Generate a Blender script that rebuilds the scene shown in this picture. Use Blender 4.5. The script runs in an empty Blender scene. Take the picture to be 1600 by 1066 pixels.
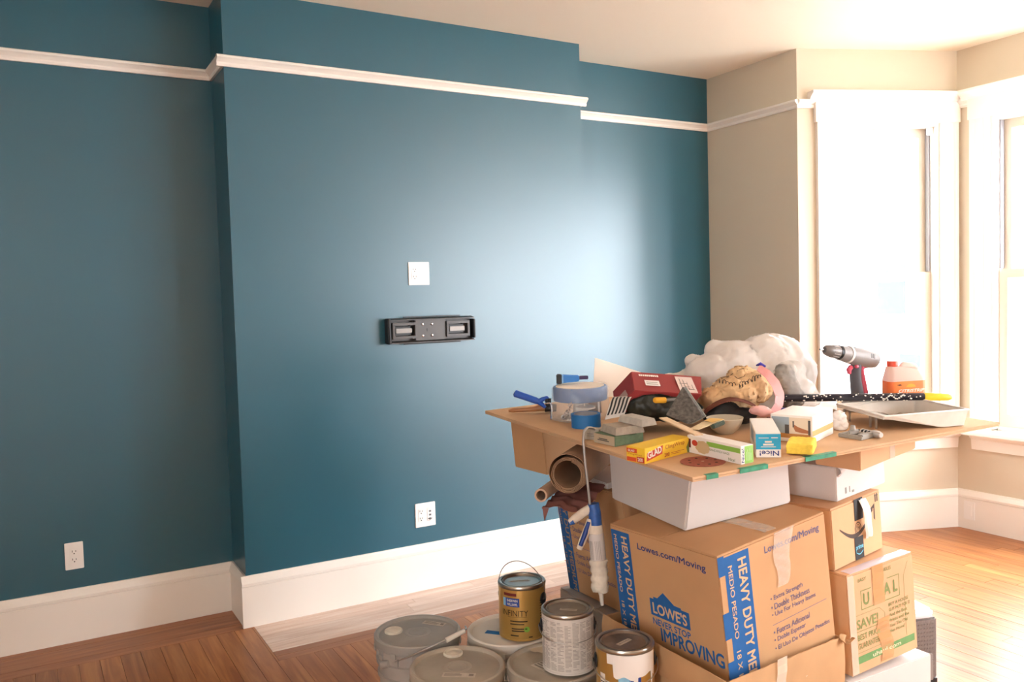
import bpy, bmesh, math, random
from math import sin, cos, pi, radians as rad
from mathutils import Vector as V, Matrix as M4, noise as mnoise
random.seed(7)
C = bpy.context.scene.collection
SC = bpy.context.scene

# ------------------------------------------------------------------ camera
F_PX, YAW, PITCH, ROLL, CAM_Z = 1313.44, 1.044874, 0.0474113, -0.0282482, 1.54217
_fw = V((cos(YAW)*cos(PITCH), sin(YAW)*cos(PITCH), -sin(PITCH)))
_rt = V((sin(YAW), -cos(YAW), 0)); _up = _rt.cross(_fw)
R_ = cos(ROLL)*_rt + sin(ROLL)*_up; U_ = -sin(ROLL)*_rt + cos(ROLL)*_up
CAM = V((0, 0, CAM_Z))
cam = bpy.data.objects.new('camera', bpy.data.cameras.new('camera')); C.objects.link(cam)
cm = M4((R_, U_, -_fw)).transposed().to_4x4(); cm.translation = CAM; cam.matrix_world = cm
cam.data.sensor_width = 36; cam.data.sensor_fit = 'HORIZONTAL'; cam.data.lens = F_PX/1600*36
cam.data.clip_start = .02; SC.camera = cam

# ------------------------------------------------------------------ world, exposure
SC.view_settings.view_transform = 'Standard'; SC.view_settings.look = 'None'
SC.view_settings.gamma = 1; SC.view_settings.use_curve_mapping = False
SC.view_settings.exposure = 1.84
w = bpy.data.worlds.new('sky'); SC.world = w; w.use_nodes = True
bg = w.node_tree.nodes['Background']; bg.inputs[0].default_value = (.955, .985, 1.04, 1); bg.inputs[1].default_value = 9.0
SC.cycles.use_denoising = True
SC.cycles.max_bounces = 10; SC.cycles.diffuse_bounces = 6; SC.cycles.sample_clamp_indirect = 8

def portal(loc, inward, sx, sz):            # a sampling guide for the sky light, it emits nothing itself
    l = bpy.data.lights.new('window_portal', 'AREA'); l.shape = 'RECTANGLE'; l.size = sx; l.size_y = sz
    l.cycles.is_portal = True
    o = bpy.data.objects.new('window_portal', l); C.objects.link(o)
    z = -V(inward).normalized(); up = V((0, 0, 1)); x = up.cross(z)
    m = M4((x, up, z)).transposed().to_4x4(); m.translation = V(loc); o.matrix_world = m

# ------------------------------------------------------------------ picture measurements -> places
def ray(px, py): return _fw + R_*((px-800)/F_PX) + U_*((533-py)/F_PX)
def at(px, py, d): return CAM + ray(px, py)*d
def on_plane(px, py, P, n):
    r = ray(px, py); return CAM + r*(((P-CAM).dot(n))/r.dot(n))
def on_z(px, py, z): return on_plane(px, py, V((0, 0, z)), V((0, 0, 1)))
def proj(P):
    d = P-CAM; z = d.dot(_fw); return (800+F_PX*d.dot(R_)/z, 533-F_PX*d.dot(U_)/z)
def depth(P): return (P-CAM).dot(_fw)

# ------------------------------------------------------------------ materials
MATS = {}
def srgb(c):
    if isinstance(c, str): c = [int(c[i:i+2], 16)/255 for i in (0, 2, 4)]
    return tuple((x/12.92 if x <= .04045 else ((x+.055)/1.055)**2.4) for x in c)
def mat(name, col, rough=.6, metal=0, spec=.5, var=0, vscale=8, bump=0, bscale=60, trans=0, col2=None, coat=0, rvar=0, stretch=None, detail=4, aniso=False):
    if name in MATS: return MATS[name]
    m = bpy.data.materials.new(name); m.use_nodes = True; MATS[name] = m
    nt = m.node_tree; b = nt.nodes['Principled BSDF']; c = srgb(col)
    b.inputs['Base Color'].default_value = (*c, 1); b.inputs['Roughness'].default_value = rough
    b.inputs['Metallic'].default_value = metal; b.inputs['Specular IOR Level'].default_value = spec
    b.inputs['Coat Weight'].default_value = coat
    N = nt.nodes.new; L = nt.links.new
    tc = N('ShaderNodeTexCoord'); mp = N('ShaderNodeMapping'); L(tc.outputs['Object'], mp.inputs[0])
    if stretch: mp.inputs['Scale'].default_value = stretch
    if var or col2:
        no = N('ShaderNodeTexNoise'); no.inputs['Scale'].default_value = vscale; no.inputs['Detail'].default_value = detail
        L(mp.outputs[0], no.inputs['Vector'])
        rp = N('ShaderNodeValToRGB'); L(no.outputs[0], rp.inputs[0])
        rp.color_ramp.elements[0].position = .3; rp.color_ramp.elements[1].position = .7
        a = srgb(col2) if col2 else tuple(x*(1-var) for x in c)
        bb = c if col2 else tuple(min(1, x*(1+var)) for x in c)
        rp.color_ramp.elements[0].color = (*a, 1); rp.color_ramp.elements[1].color = (*bb, 1)
        L(rp.outputs[0], b.inputs['Base Color'])
        if rvar:
            mr = N('ShaderNodeMapRange'); L(no.outputs[0], mr.inputs[0])
            mr.inputs[3].default_value = max(0, rough-rvar); mr.inputs[4].default_value = rough+rvar
            L(mr.outputs[0], b.inputs['Roughness'])
    if bump:
        n2 = N('ShaderNodeTexNoise'); n2.inputs['Scale'].default_value = bscale; n2.inputs['Detail'].default_value = 5
        L(mp.outputs[0], n2.inputs['Vector'])
        bp = N('ShaderNodeBump'); bp.inputs['Strength'].default_value = bump; bp.inputs['Distance'].default_value = .003
        L(n2.outputs[0], bp.inputs['Height']); L(bp.outputs[0], b.inputs['Normal'])
    if trans:
        t = N('ShaderNodeBsdfTranslucent'); t.inputs[0].default_value = (*c, 1)
        mx = N('ShaderNodeMixShader'); mx.inputs[0].default_value = trans
        L(b.outputs[0], mx.inputs[1]); L(t.outputs[0], mx.inputs[2]); L(mx.outputs[0], nt.nodes['Material Output'].inputs[0])
    return m
def film(name, col, alpha=.25, rough=.15):
    if name in MATS: return MATS[name]
    m = mat(name, col, rough, bump=.5, bscale=35); nt = m.node_tree; b = nt.nodes['Principled BSDF']
    t = nt.nodes.new('ShaderNodeBsdfTransparent'); mx = nt.nodes.new('ShaderNodeMixShader'); mx.inputs[0].default_value = alpha
    nt.links.new(t.outputs[0], mx.inputs[1]); nt.links.new(b.outputs[0], mx.inputs[2])
    nt.links.new(mx.outputs[0], nt.nodes['Material Output'].inputs[0]); return m
def wood(name, c1, c2, c3, rough=.3, scale=1, along='Y', rnd=.25, spec=.5):
    m = bpy.data.materials.new(name); m.use_nodes = True; MATS[name] = m
    nt = m.node_tree; b = nt.nodes['Principled BSDF']; N = nt.nodes.new; L = nt.links.new
    tc = N('ShaderNodeTexCoord'); oi = N('ShaderNodeObjectInfo'); mp = N('ShaderNodeMapping')
    add = N('ShaderNodeVectorMath'); add.operation = 'ADD'; L(tc.outputs['Object'], add.inputs[0])
    sc = N('ShaderNodeVectorMath'); sc.operation = 'SCALE'; sc.inputs[0].default_value = (37, 53, 11); L(oi.outputs['Random'], sc.inputs['Scale'])
    L(sc.outputs[0], add.inputs[1]); L(add.outputs[0], mp.inputs[0])
    mp.inputs['Scale'].default_value = (22*scale, 1.6*scale, 10) if along == 'Y' else (1.6*scale, 22*scale, 10)
    no = N('ShaderNodeTexNoise'); no.inputs['Scale'].default_value = 1.6; no.inputs['Detail'].default_value = 8; no.inputs['Distortion'].default_value = 1.4
    L(mp.outputs[0], no.inputs['Vector'])
    rp = N('ShaderNodeValToRGB'); L(no.outputs[0], rp.inputs[0]); e = rp.color_ramp.elements
    e[0].position = .28; e[0].color = (*srgb(c1), 1); e[1].position = .72; e[1].color = (*srgb(c3), 1)
    k = e.new(.5); k.color = (*srgb(c2), 1)
    hv = N('ShaderNodeHueSaturation'); L(rp.outputs[0], hv.inputs['Color'])
    mr = N('ShaderNodeMapRange'); L(oi.outputs['Random'], mr.inputs[0]); mr.inputs[3].default_value = 1-rnd; mr.inputs[4].default_value = 1+rnd
    L(mr.outputs[0], hv.inputs['Value']); L(hv.outputs[0], b.inputs['Base Color'])
    b.inputs['Roughness'].default_value = rough; b.inputs['Specular IOR Level'].default_value = spec
    bp = N('ShaderNodeBump'); bp.inputs['Strength'].default_value = .12; bp.inputs['Distance'].default_value = .002
    L(no.outputs[0], bp.inputs['Height']); L(bp.outputs[0], b.inputs['Normal'])
    return m

# ------------------------------------------------------------------ mesh building
class MB:
    def __init__(s): s.v = []; s.f = []
    def add(s, vs, fs):
        o = len(s.v); s.v += [V(p) for p in vs]; s.f += [tuple(i+o for i in f) for f in fs]; return s
    def hexa(s, p):         # 0-3 lower ring, 4-7 upper ring
        return s.add(p, [(3, 2, 1, 0), (4, 5, 6, 7), (0, 1, 5, 4), (1, 2, 6, 5), (2, 3, 7, 6), (3, 0, 4, 7)])
    def box(s, x0, y0, z0, x1, y1, z1):
        return s.hexa([(x0, y0, z0), (x1, y0, z0), (x1, y1, z0), (x0, y1, z0), (x0, y0, z1), (x1, y0, z1), (x1, y1, z1), (x0, y1, z1)])
    def prism(s, prof, a, b, ex, ey):       # closed outline (x, y) swept from a to b, axes ex, ey
        a, b, ex, ey = V(a), V(b), V(ex), V(ey); n = len(prof)
        vs = [a+ex*x+ey*y for x, y in prof]+[b+ex*x+ey*y for x, y in prof]
        return s.add(vs, [tuple(range(n))[::-1], tuple(range(n, 2*n))]+[(i, (i+1) % n, n+(i+1) % n, n+i) for i in range(n)])
    def lathe(s, prof, seg=32, m=None, caps=True):   # prof (r, z)
        vs = []; fs = []; n = len(prof)
        for r, z in prof:
            for k in range(seg): vs.append(V((r*cos(2*pi*k/seg), r*sin(2*pi*k/seg), z)))
        for i in range(n-1):
            for k in range(seg):
                fs.append((i*seg+k, i*seg+(k+1) % seg, (i+1)*seg+(k+1) % seg, (i+1)*seg+k))
        if caps:
            if prof[0][0] > 1e-6: fs.append(tuple(range(seg))[::-1])
            if prof[-1][0] > 1e-6: fs.append(tuple((n-1)*seg+k for k in range(seg)))
        if m is not None: vs = [m @ p for p in vs]
        return s.add(vs, fs)
    def tube(s, pts, rad_, seg=10, caps=True, squash=1):
        pts = [V(p) for p in pts]; n = len(pts); rs = rad_ if hasattr(rad_, '__len__') else [rad_]*n
        up = V((0, 0, 1)); prev = None; vs = []; fs = []
        for i, p in enumerate(pts):
            t = (pts[min(i+1, n-1)]-pts[max(i-1, 0)]).normalized()
            if prev is None: prev = up if abs(t.z) < .9 else V((1, 0, 0))
            x = (prev-t*prev.dot(t)).normalized(); y = t.cross(x); prev = x
            for k in range(seg):
                a = 2*pi*k/seg; vs.append(p+x*(rs[i]*cos(a)*squash)+y*(rs[i]*sin(a)))
        for i in range(n-1):
            for k in range(seg): fs.append((i*seg+k, i*seg+(k+1) % seg, (i+1)*seg+(k+1) % seg, (i+1)*seg+k))
        if caps: fs += [tuple(range(seg))[::-1], tuple((n-1)*seg+k for k in range(seg))]
        return s.add(vs, fs)
    def grid(s, fn, nu, nv, thick=0):       # fn(u, v) -> point
        vs = [V(fn(i/nu, j/nv)) for j in range(nv+1) for i in range(nu+1)]
        q = lambda i, j: j*(nu+1)+i
        fs = [(q(i, j), q(i+1, j), q(i+1, j+1), q(i, j+1)) for j in range(nv) for i in range(nu)]
        if thick:
            nr = [V((0, 0, 0)) for _ in vs]
            for f in fs:
                nn = (vs[f[1]]-vs[f[0]]).cross(vs[f[3]]-vs[f[0]])
                for k in f: nr[k] += nn
            o = len(vs); vs2 = [p-n_.normalized()*thick for p, n_ in zip(vs, nr)]
            rim = [q(i, 0) for i in range(nu)]+[q(nu, j) for j in range(nv)]+[q(i, nv) for i in range(nu, 0, -1)]+[q(0, j) for j in range(nv, 0, -1)]
            fs2 = [tuple(k+o for k in f[::-1]) for f in fs]
            fs3 = [(rim[(i+1) % len(rim)], rim[i], rim[i]+o, rim[(i+1) % len(rim)]+o) for i in range(len(rim))]
            return s.add(vs+vs2, fs+fs2+fs3)
        return s.add(vs, fs)
    def ball(s, c, r, sub=2):
        b = bmesh.new(); bmesh.ops.create_icosphere(b, subdivisions=sub, radius=1)
        r = r if hasattr(r, '__len__') else (r, r, r); b.verts.ensure_lookup_table()
        s.add([V((v.co.x*r[0]+c[0], v.co.y*r[1]+c[1], v.co.z*r[2]+c[2])) for v in b.verts], [tuple(v.index for v in f.verts) for f in b.faces]); b.free(); return s
    def xf(s, m): s.v = [m @ p for p in s.v]; return s
    def text(s, txt, x, y, w, h, fm, rot=0, bold=0, lift=.0006, shear=0):
        """lettering laid flat on a face: fm = face frame, text box with lower corner (x, y), size w by h"""
        vs, fs = text_mesh(txt, bold, shear); c_, s_ = cos(rot), sin(rot); out = []
        for a, b, d in vs:
            a *= w; b *= h; out.append(fm @ V((x+a*c_-b*s_, y+a*s_+b*c_, lift+d)))
        return s.add(out, fs)
    def rect(s, x, y, w, h, fm, lift=.0004, rot=0, t=.0003):
        c_, s_ = cos(rot), sin(rot)
        p = [(x+a*c_-b*s_, y+a*s_+b*c_) for a, b in ((0, 0), (w, 0), (w, h), (0, h))]
        return s.hexa([fm @ V((a, b, lift-t)) for a, b in p]+[fm @ V((a, b, lift)) for a, b in p])
    def poly(s, pts, fm, lift=.0004, t=.0003):
        n = len(pts)
        vs = [fm @ V((a, b, lift)) for a, b in pts]+[fm @ V((a, b, lift-t)) for a, b in pts]
        return s.add(vs, [tuple(range(n)), tuple(range(n, 2*n))[::-1]]+[(i, n+i, n+(i+1) % n, (i+1) % n) for i in range(n)])
    def cyl_text(s, txt, x, y, w, h, r, a0, bold=0, lift=.0006):    # lettering round an upright cylinder, x = arc length from angle a0, seen from outside
        vs, fs = text_mesh(txt, bold, 0); R = r+lift
        return s.add([V(((R+d)*cos(a0+(x+a*w)/r), (R+d)*sin(a0+(x+a*w)/r), y+b*h)) for a, b, d in vs], fs)
    def cyl_rect(s, x, y, w, h, r, a0, lift=.0004, n=10):
        R = r+lift
        g = lambda u, v: (R*cos(a0+(x+u*w)/r), R*sin(a0+(x+u*w)/r), y+v*h)
        return s.grid(g, n, 1)
    def build(s, name, m, parent=None, smooth=None, bevel=0, seg=2, remesh=0, mw=None, crumple=None):
        me = bpy.data.meshes.new(name); me.from_pydata([tuple(p) for p in s.v], [], s.f); me.update()
        if remesh:
            o = bpy.data.objects.new('tmp', me); C.objects.link(o)
            md = o.modifiers.new('r', 'REMESH'); md.mode = 'VOXEL'; md.voxel_size = remesh
            me2 = bpy.data.meshes.new_from_object(o.evaluated_get(bpy.context.evaluated_depsgraph_get()))
            bpy.data.objects.remove(o); me = me2; me.name = name
        if bevel:
            b = bmesh.new(); b.from_mesh(me)
            ed = [e for e in b.edges if len(e.link_faces) == 2 and e.calc_face_angle(0) > .5]
            bmesh.ops.bevel(b, geom=ed, offset=bevel, segments=seg, affect='EDGES', clamp_overlap=True)
            b.to_mesh(me); b.free()
        if crumple: crumple(me)
        me.materials.append(m)
        if smooth is not None:
            for p in me.polygons: p.use_smooth = True
            if smooth < 180:
                b = bmesh.new(); b.from_mesh(me)
                for e in b.edges:
                    if len(e.link_faces) == 2 and e.calc_face_angle(0) > rad(smooth): e.smooth = False
                b.to_mesh(me); b.free()
        o = bpy.data.objects.new(name, me); C.objects.link(o)
        if name in ('printed_lines', 'stripe_lettering', 'lid_tabs', 'ribs', 'printed_emblem', 'printed_lettering', 'label_print', 'side_print', 'printed_marks', 'lettering_blur', 'slots', 'jacks', 'handwriting', 'stripes', 'vents'): o['kind'] = 'stuff'
        if parent is not None: o.parent = parent
        if mw is not None: o.matrix_world = mw
        return o
_TXT = {}
def text_mesh(txt, bold, shear):            # lettering filled as flat triangles, scaled to a unit box
    k = (txt, bold, shear)
    if k in _TXT: return _TXT[k]
    cu = bpy.data.curves.new('t', 'FONT'); cu.body = txt; cu.shear = shear; cu.resolution_u = 3; cu.fill_mode = 'FRONT'
    o = bpy.data.objects.new('t', cu); C.objects.link(o)
    me = bpy.data.meshes.new_from_object(o.evaluated_get(bpy.context.evaluated_depsgraph_get()))
    vs = [(v.co.x, v.co.y, 0) for v in me.vertices]; fs = [tuple(p.vertices) for p in me.polygons]
    if bold:                                # heavier strokes: the same outline laid over itself a little off
        n = len(vs); b_ = bold*1.25
        sh = [(0, 0), (-b_, 0), (b_, 0), (0, b_), (0, -b_)]
        fs = [tuple(i+k*n for i in f) for k in range(5) for f in fs]; vs = [(x+dx, y+dy, k*6e-5) for k, (dx, dy) in enumerate(sh) for x, y, z in vs]
    bpy.data.objects.remove(o); bpy.data.curves.remove(cu); bpy.data.meshes.remove(me)
    x0 = min(q[0] for q in vs); x1 = max(q[0] for q in vs); y0 = min(q[1] for q in vs); y1 = max(q[1] for q in vs)
    _TXT[k] = ([((a-x0)/(x1-x0), (b-y0)/(y1-y0), d) for a, b, d in vs], fs); return _TXT[k]

def tag(o, label=None, cat=None, group=None, kind=None):
    if label: o['label'] = label
    if cat: o['category'] = cat
    if group: o['group'] = group
    if kind: o['kind'] = kind
    return o
def thing(name, label, cat, m=None, group=None):
    o = bpy.data.objects.new(name, None); o.empty_display_size = .05; C.objects.link(o)
    if m is not None: o.matrix_world = m
    return tag(o, label, cat, group)
def struct(name, mb, m, parent=None, **k):
    o = mb.build(name, m, parent, **k)
    if parent is None: o['kind'] = 'structure'
    return o
def frame(o, x, y, z=None):
    x = V(x).normalized(); y = V(y); y = (y-x*y.dot(x)).normalized(); z = x.cross(y)
    m = M4((x, y, z)).transposed().to_4x4(); m.translation = V(o); return m
def ident(): return M4.Identity(4)
def front_face(): return frame((0, 0, 0), (1, 0, 0), (0, 0, 1))           # face y = 0 of a local box, seen from -y
def side_face(a): return frame((0, a, 0), (0, -1, 0), (0, 0, 1))          # face x = 0 of a local box, seen from -x
def top_face(h): return frame((0, 0, h), (1, 0, 0), (0, 1, 0))
# ------------------------------------------------------------------ colours and surfaces of the room
BLUE = mat('teal wall paint', '11586c', .37, spec=1.0, bump=.06, bscale=90)
GREY = mat('grey wall paint', 'd5cab6', .6, bump=.05, bscale=90)
WHITE = mat('white trim paint', 'f1ede6', .4, bump=.03, bscale=40)
CEIL = mat('ceiling paint', 'fbf3e3', .8, bump=.04, bscale=60)
PLASTIC = mat('white switch plastic', 'f4f3f0', .3)
DARK = mat('dark slot', '17181a', .6)
GLASS = film('window glass', 'eef4f6', .06, .02)
VINYL = mat('window vinyl', 'd4cab9', .35)
FLOORW = wood('stained floor wood', '8a4f28', 'a36738', 'b87e4a', .36, .6, 'Y', .10)
FLOORX = wood('stained border wood', '7f4825', '985d34', 'ad7245', .34, .6, 'X', .12)
RAW = wood('bare hearth wood', 'cdb09d', 'dcc5b6', 'e8d8cc', .55, .6, 'X', .07, .3)

YR, YC, XA, XB, XF, YG = 4.424, 4.133, .873, 2.913, 4.193, 3.638
XW, YW, HC = 5.195, 3.234, 3.046
YW2, YG2, YBACK, XBACK = -.96, -1.364, -2.6, -2.6
T = .16

# floor: a slab with boards laid on it
floor = struct('floor', MB().box(XBACK-.2, YBACK-.2, -.12, XW+.25, YR+.2, -.014), mat('subfloor', '3c2113', .7))
BW = .083
def board(x0, y0, x1, y1, m, name='plank'):
    g = .0008
    mb = MB().box(-(x1-x0)/2+g, -(y1-y0)/2+g, -.0135, (x1-x0)/2-g, (y1-y0)/2-g, random.uniform(-.0006, 0))
    o = mb.build(name, m, floor); o.location = ((x0+x1)/2, (y0+y1)/2, 0); return o
rest = MB()
def lay(x0, x1, ya, yb, seen):
    y = yb
    while y > ya+.01:
        l = random.uniform(.9, 1.9); y2 = max(ya, y-l)
        if y2-ya < .25: y2 = ya
        if seen: board(x0, y2, x1, y, FLOORW)
        else: rest.box(x0+.0008, y2+.0008, -.0135, x1-.0008, y-.0008, random.uniform(-.0006, 0))
        y = y2
n = 0
HX0, HX1, HY0 = .897, 2.70, 3.76         # bare patch where the hearth was
k = 0
while XBACK+k*BW < XW+.2:
    x0 = XBACK+k*BW; x1 = x0+BW; k += 1
    top = YR-.312 if x1 < XA+.03 else (HY0-.11 if x0 < HX1+.06 else YR-.12)
    if x0 > XF: top = YG+.1
    if -.45 < x0 < 5.3:
        lay(x0, x1, .9, top, True); lay(x0, x1, YBACK-.1, .9, False)
    else: lay(x0, x1, YBACK-.1, top, False)
tag(rest.build('floor_boards', FLOORW, floor), kind='stuff')
# border boards along the recess wall and round the hearth
x_a = XBACK+BW*math.floor((XA+.03-XBACK)/BW); x_b = XBACK+BW*math.ceil((HX1+.06-XBACK)/BW)
y = YR
for wv in (.078, .078, .078, .078):
    x = x_a
    while x > XBACK:
        l = random.uniform(1.0, 1.6); board(max(XBACK, x-l), y-wv, x, y, FLOORX); x -= l
    y -= wv
board(x_a, HY0-.11, HX0, YC+.02, FLOORW); board(HX0, HY0-.11, x_b, HY0-.055, FLOORX); board(HX0, HY0-.055, x_b, HY0, FLOORX)
board(HX1, HY0, x_b, YR, FLOORW); board(x_b, YR-.12, XF, YR, FLOORX)
y = HY0
while y < YC-.005:
    x = HX0
    y2 = min(y+.0535, YC+.01)
    while x < HX1-.01:
        l = random.uniform(.35, .95); x2 = min(HX1, x+l)
        if HX1-x2 < .15: x2 = HX1
        board(x, y, x2, y2, RAW, 'hearth_strip'); x = x2
    y = y2

# walls
def wall_box(name, x0, y0, x1, y1, m): return struct(name, MB().box(x0, y0, -.02, x1, y1, HC+.02), m)
wall_box('wall_left', XBACK-T, YR, XF+T, YR+T, BLUE)
wall_box('wall_chimney', XA, YC, XB, YR, BLUE)
wall_box('wall_far', XF, YG, XF+T, YR, GREY)
struct('ceiling', MB().box(XBACK-.2, YBACK-.2, HC, XW+.3, YR+.2, HC+.12), CEIL)
struct('wall_far_end', MB().box(XF, YBACK-T, -.02, XF+T, YG2, HC+.02), GREY)

def seg_frame(A, B):        # local x along the wall, y outwards, z up
    A, B = V((*A, 0)), V((*B, 0)); t = (B-A).normalized(); z = V((0, 0, 1)); y = z.cross(t)
    m = M4((t, y, z)).transposed().to_4x4(); m.translation = A; return m, (B-A).length
def pierced(name, A, B, holes, m, ext=(0, 0)):
    fm, L = seg_frame(A, B); mb = MB(); x = -ext[0]
    for (a, b, z0, z1) in holes:
        mb.box(x, 0, -.02, a, T, HC+.02); mb.box(a, 0, -.02, b, T, z0); mb.box(a, 0, z1, b, T, HC+.02); x = b
    mb.box(x, 0, -.02, L+ext[1], T, HC+.02)
    o = struct(name, mb, m); o.matrix_world = fm; return fm, L
ZS, ZT = .66, 2.593
def window(num, fm, cx0, cx1, cw=.115, stool=True):
    root = bpy.data.objects.new('window_%d' % num, None); C.objects.link(root); root.matrix_world = fm; root['kind'] = 'structure'
    a, b = cx0+cw, cx1-cw
    P = lambda nm, mb, m=WHITE, par=root, **k: mb.build(nm, m, par, **k)
    def casing(x0, x1, flip):
        w_ = x1-x0; pr = [(0, 0), (0, -.018), (.03, -.018), (.034, -.022), (w_-.03, -.022), (w_-.02, -.03), (w_, -.03), (w_, 0)]
        if flip: pr = [(w_-x, y) for x, y in pr][::-1]
        return MB().prism(pr, (x0, 0, ZS-.06), (x0, 0, ZT), (1, 0, 0), (0, 1, 0))
    P('casing', casing(cx0, a, True)); P('casing', casing(b, cx1, False))
    P('head_board', MB().box(cx0-.012, -.032, ZT, cx1+.012, 0, 2.727), bevel=.002)
    cp = [(0, 2.722), (-.034, 2.722), (-.04, 2.734), (-.052, 2.748), (-.068, 2.758), (-.075, 2.762), (-.075, 2.778), (0, 2.778)]
    P('crown_moulding', MB().prism(cp, (cx0-.05, 0, 0), (cx1+.05, 0, 0), (0, 1, 0), (0, 0, 1)))
    jb = MB().box(a, 0, ZS, a+.018, T, ZT).box(b-.018, 0, ZS, b, T, ZT).box(a+.018, 0, ZT-.018, b-.018, T, ZT)
    P('jamb', jb)
    P('stool', MB().box(cx0-.035, -.085, ZS-.045, cx1+.035, 0, ZS-.012).box(a, 0, ZS-.045, b, .05, ZS-.012), bevel=.006)
    ap = [(0, ZS-.045), (-.05, ZS-.045), (-.045, ZS-.062), (-.026, ZS-.075), (-.02, ZS-.14), (0, ZS-.14)]
    P('apron', MB().prism(ap, (cx0+.005, 0, 0), (cx1-.005, 0, 0), (0, 1, 0), (0, 0, 1)))
    P('sill', MB().box(a+.018, .05, ZS-.012, b-.018, T, ZS+.012))
    for nm, z0, z1, y0 in (('upper_sash', 1.60, ZT-.018, .105), ('lower_sash', ZS+.012, 1.655, .06)):
        x0, x1 = a+.02, b-.02; st = .052
        s = P(nm, MB().box(x0, y0, z0, x0+st, y0+.04, z1).box(x1-st, y0, z0, x1, y0+.04, z1).box(x0+st, y0, z1-.055, x1-st, y0+.04, z1).box(x0+st, y0, z0, x1-st, y0+.04, z0+(.055 if nm[0] == 'u' else .08)), VINYL)
        P('pane', MB().box(x0+st, y0+.018, z0+.05, x1-st, y0+.022, z1-.05), GLASS, s)
        if nm[0] == 'l': P('sash_lock', MB().box((x0+x1)/2-.03, y0-.0, z1, (x0+x1)/2+.03, y0+.035, z1+.018), VINYL, s, bevel=.004)
    P('track', MB().box(b-.03, .066, 1.66, b-.018, .1, ZT-.02).box(a+.018, .066, 1.66, a+.03, .1, ZT-.02), mat('grey window track', '8f9098', .5))
    P('blind_bracket', MB().box(b-.05, .03, ZT-.065, b-.018, .06, ZT-.02), PLASTIC, bevel=.003)
    c_ = fm @ V(((a+b)/2, T+.02, (ZS+ZT)/2)); portal(c_, -(fm.to_3x3() @ V((0, 1, 0))), b-a, ZT-ZS)
    return root
C1 = .119; W1 = 1.072
fm1, L1 = pierced('wall_bay', (XF, YG), (XW, YW), [(C1+.115, W1-.115, ZS-.02, ZT)], GREY, (0, 0))
window(1, fm1, C1, W1)
fm2, L2 = pierced('wall_bay_front', (XW, YW), (XW, YW2), [(.212, 1.27, ZS-.02, ZT), (1.57, 2.63, ZS-.02, ZT), (2.93, 3.98, ZS-.02, ZT)], GREY, (.02, .02))
window(2, fm2, .097, 1.385); window(3, fm2, 1.455, 2.745); window(7, fm2, 2.815, 4.095)
fm3, L3 = pierced('wall_bay_end', (XW, YW2), (XF, YG2), [(L1-W1+.115, L1-C1-.115, ZS-.02, ZT)], GREY, (0, 0))
window(4, fm3, L1-W1, L1-C1)
# the walls behind the camera, one with a tall window
fm4, L4 = pierced('wall_right', (XF, YBACK), (XBACK, YBACK), [], GREY, (T, T))
fm5, L5 = pierced('wall_back', (XBACK, YBACK), (XBACK, YR), [(.6, 1.6, ZS-.02, ZT)], GREY, (0, T))
window(5, fm5, .485, 1.715)

# skirting boards and picture rail
BP = [(0, 0), (.020, 0), (.020, .196), (.017, .200), (.026, .204), (.026, .216), (.020, .228), (.012, .240), (.009, .25), (0, .25)]
RP = [(0, 0), (.012, 0), (.016, .010), (.014, .018), (.026, .030), (.034, .036), (.034, .046), (.022, .052), (0, .052)]
def run(name, prof, A, B, z, ext=(0, 0), m=WHITE):
    A, B = V((*A, z)), V((*B, z)); t = (B-A).normalized(); nrm = t.cross(V((0, 0, 1)))   # room lies on the clockwise side
    return struct(name, MB().prism(prof, A-t*ext[0], B+t*ext[1], nrm, (0, 0, 1)), m)
RUNS = [((XBACK, YR), (XA, YR), 0, 0), ((XA, YR), (XA, YC), 0, .0), ((XA, YC), (XB, YC), .026, .026), ((XB, YC), (XB, YR), 0, 0),
        ((XB, YR), (XF, YR), 0, 0), ((XF, YR), (XF, YG), 0, .012), ((XF, YG), (XW, YW), 0, 0), ((XW, YW), (XW, YW2), 0, 0), ((XW, YW2), (XF, YG2), 0, 0), ((XF, YG2), (XF, YBACK), 0, 0)]
RN = ['left', 'chimney_return', 'chimney', 'chimney_end', 'recess', 'far', 'bay', 'bay_front', 'bay_end', 'far_end']
for i, (A, B, e0, e1) in enumerate(RUNS): run('baseboard_'+RN[i], BP, A, B, 0, (e0, e1))
k = 1
for i, (A, B, e0, e1) in enumerate(RUNS[:6]):
    e = .034 if e0 else 0
    run('trim_%d' % k, RP, A, B, 2.682, (e, e if i == 2 else (.015 if i == 5 else 0))); k += 1
d = V((XW-XF, YW-YG, 0)).normalized()
run('trim_7', RP, (XF, YG), (XF+d.x*(C1-.01), YG+d.y*(C1-.01)), 2.682); run('trim_8', RP, (XW, YW), (XW, YW-.085), 2.682)
run('trim_9', RP, (XF+d.x*(W1+.01), YG+d.y*(W1+.01)), (XW, YW), 2.682)

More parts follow.
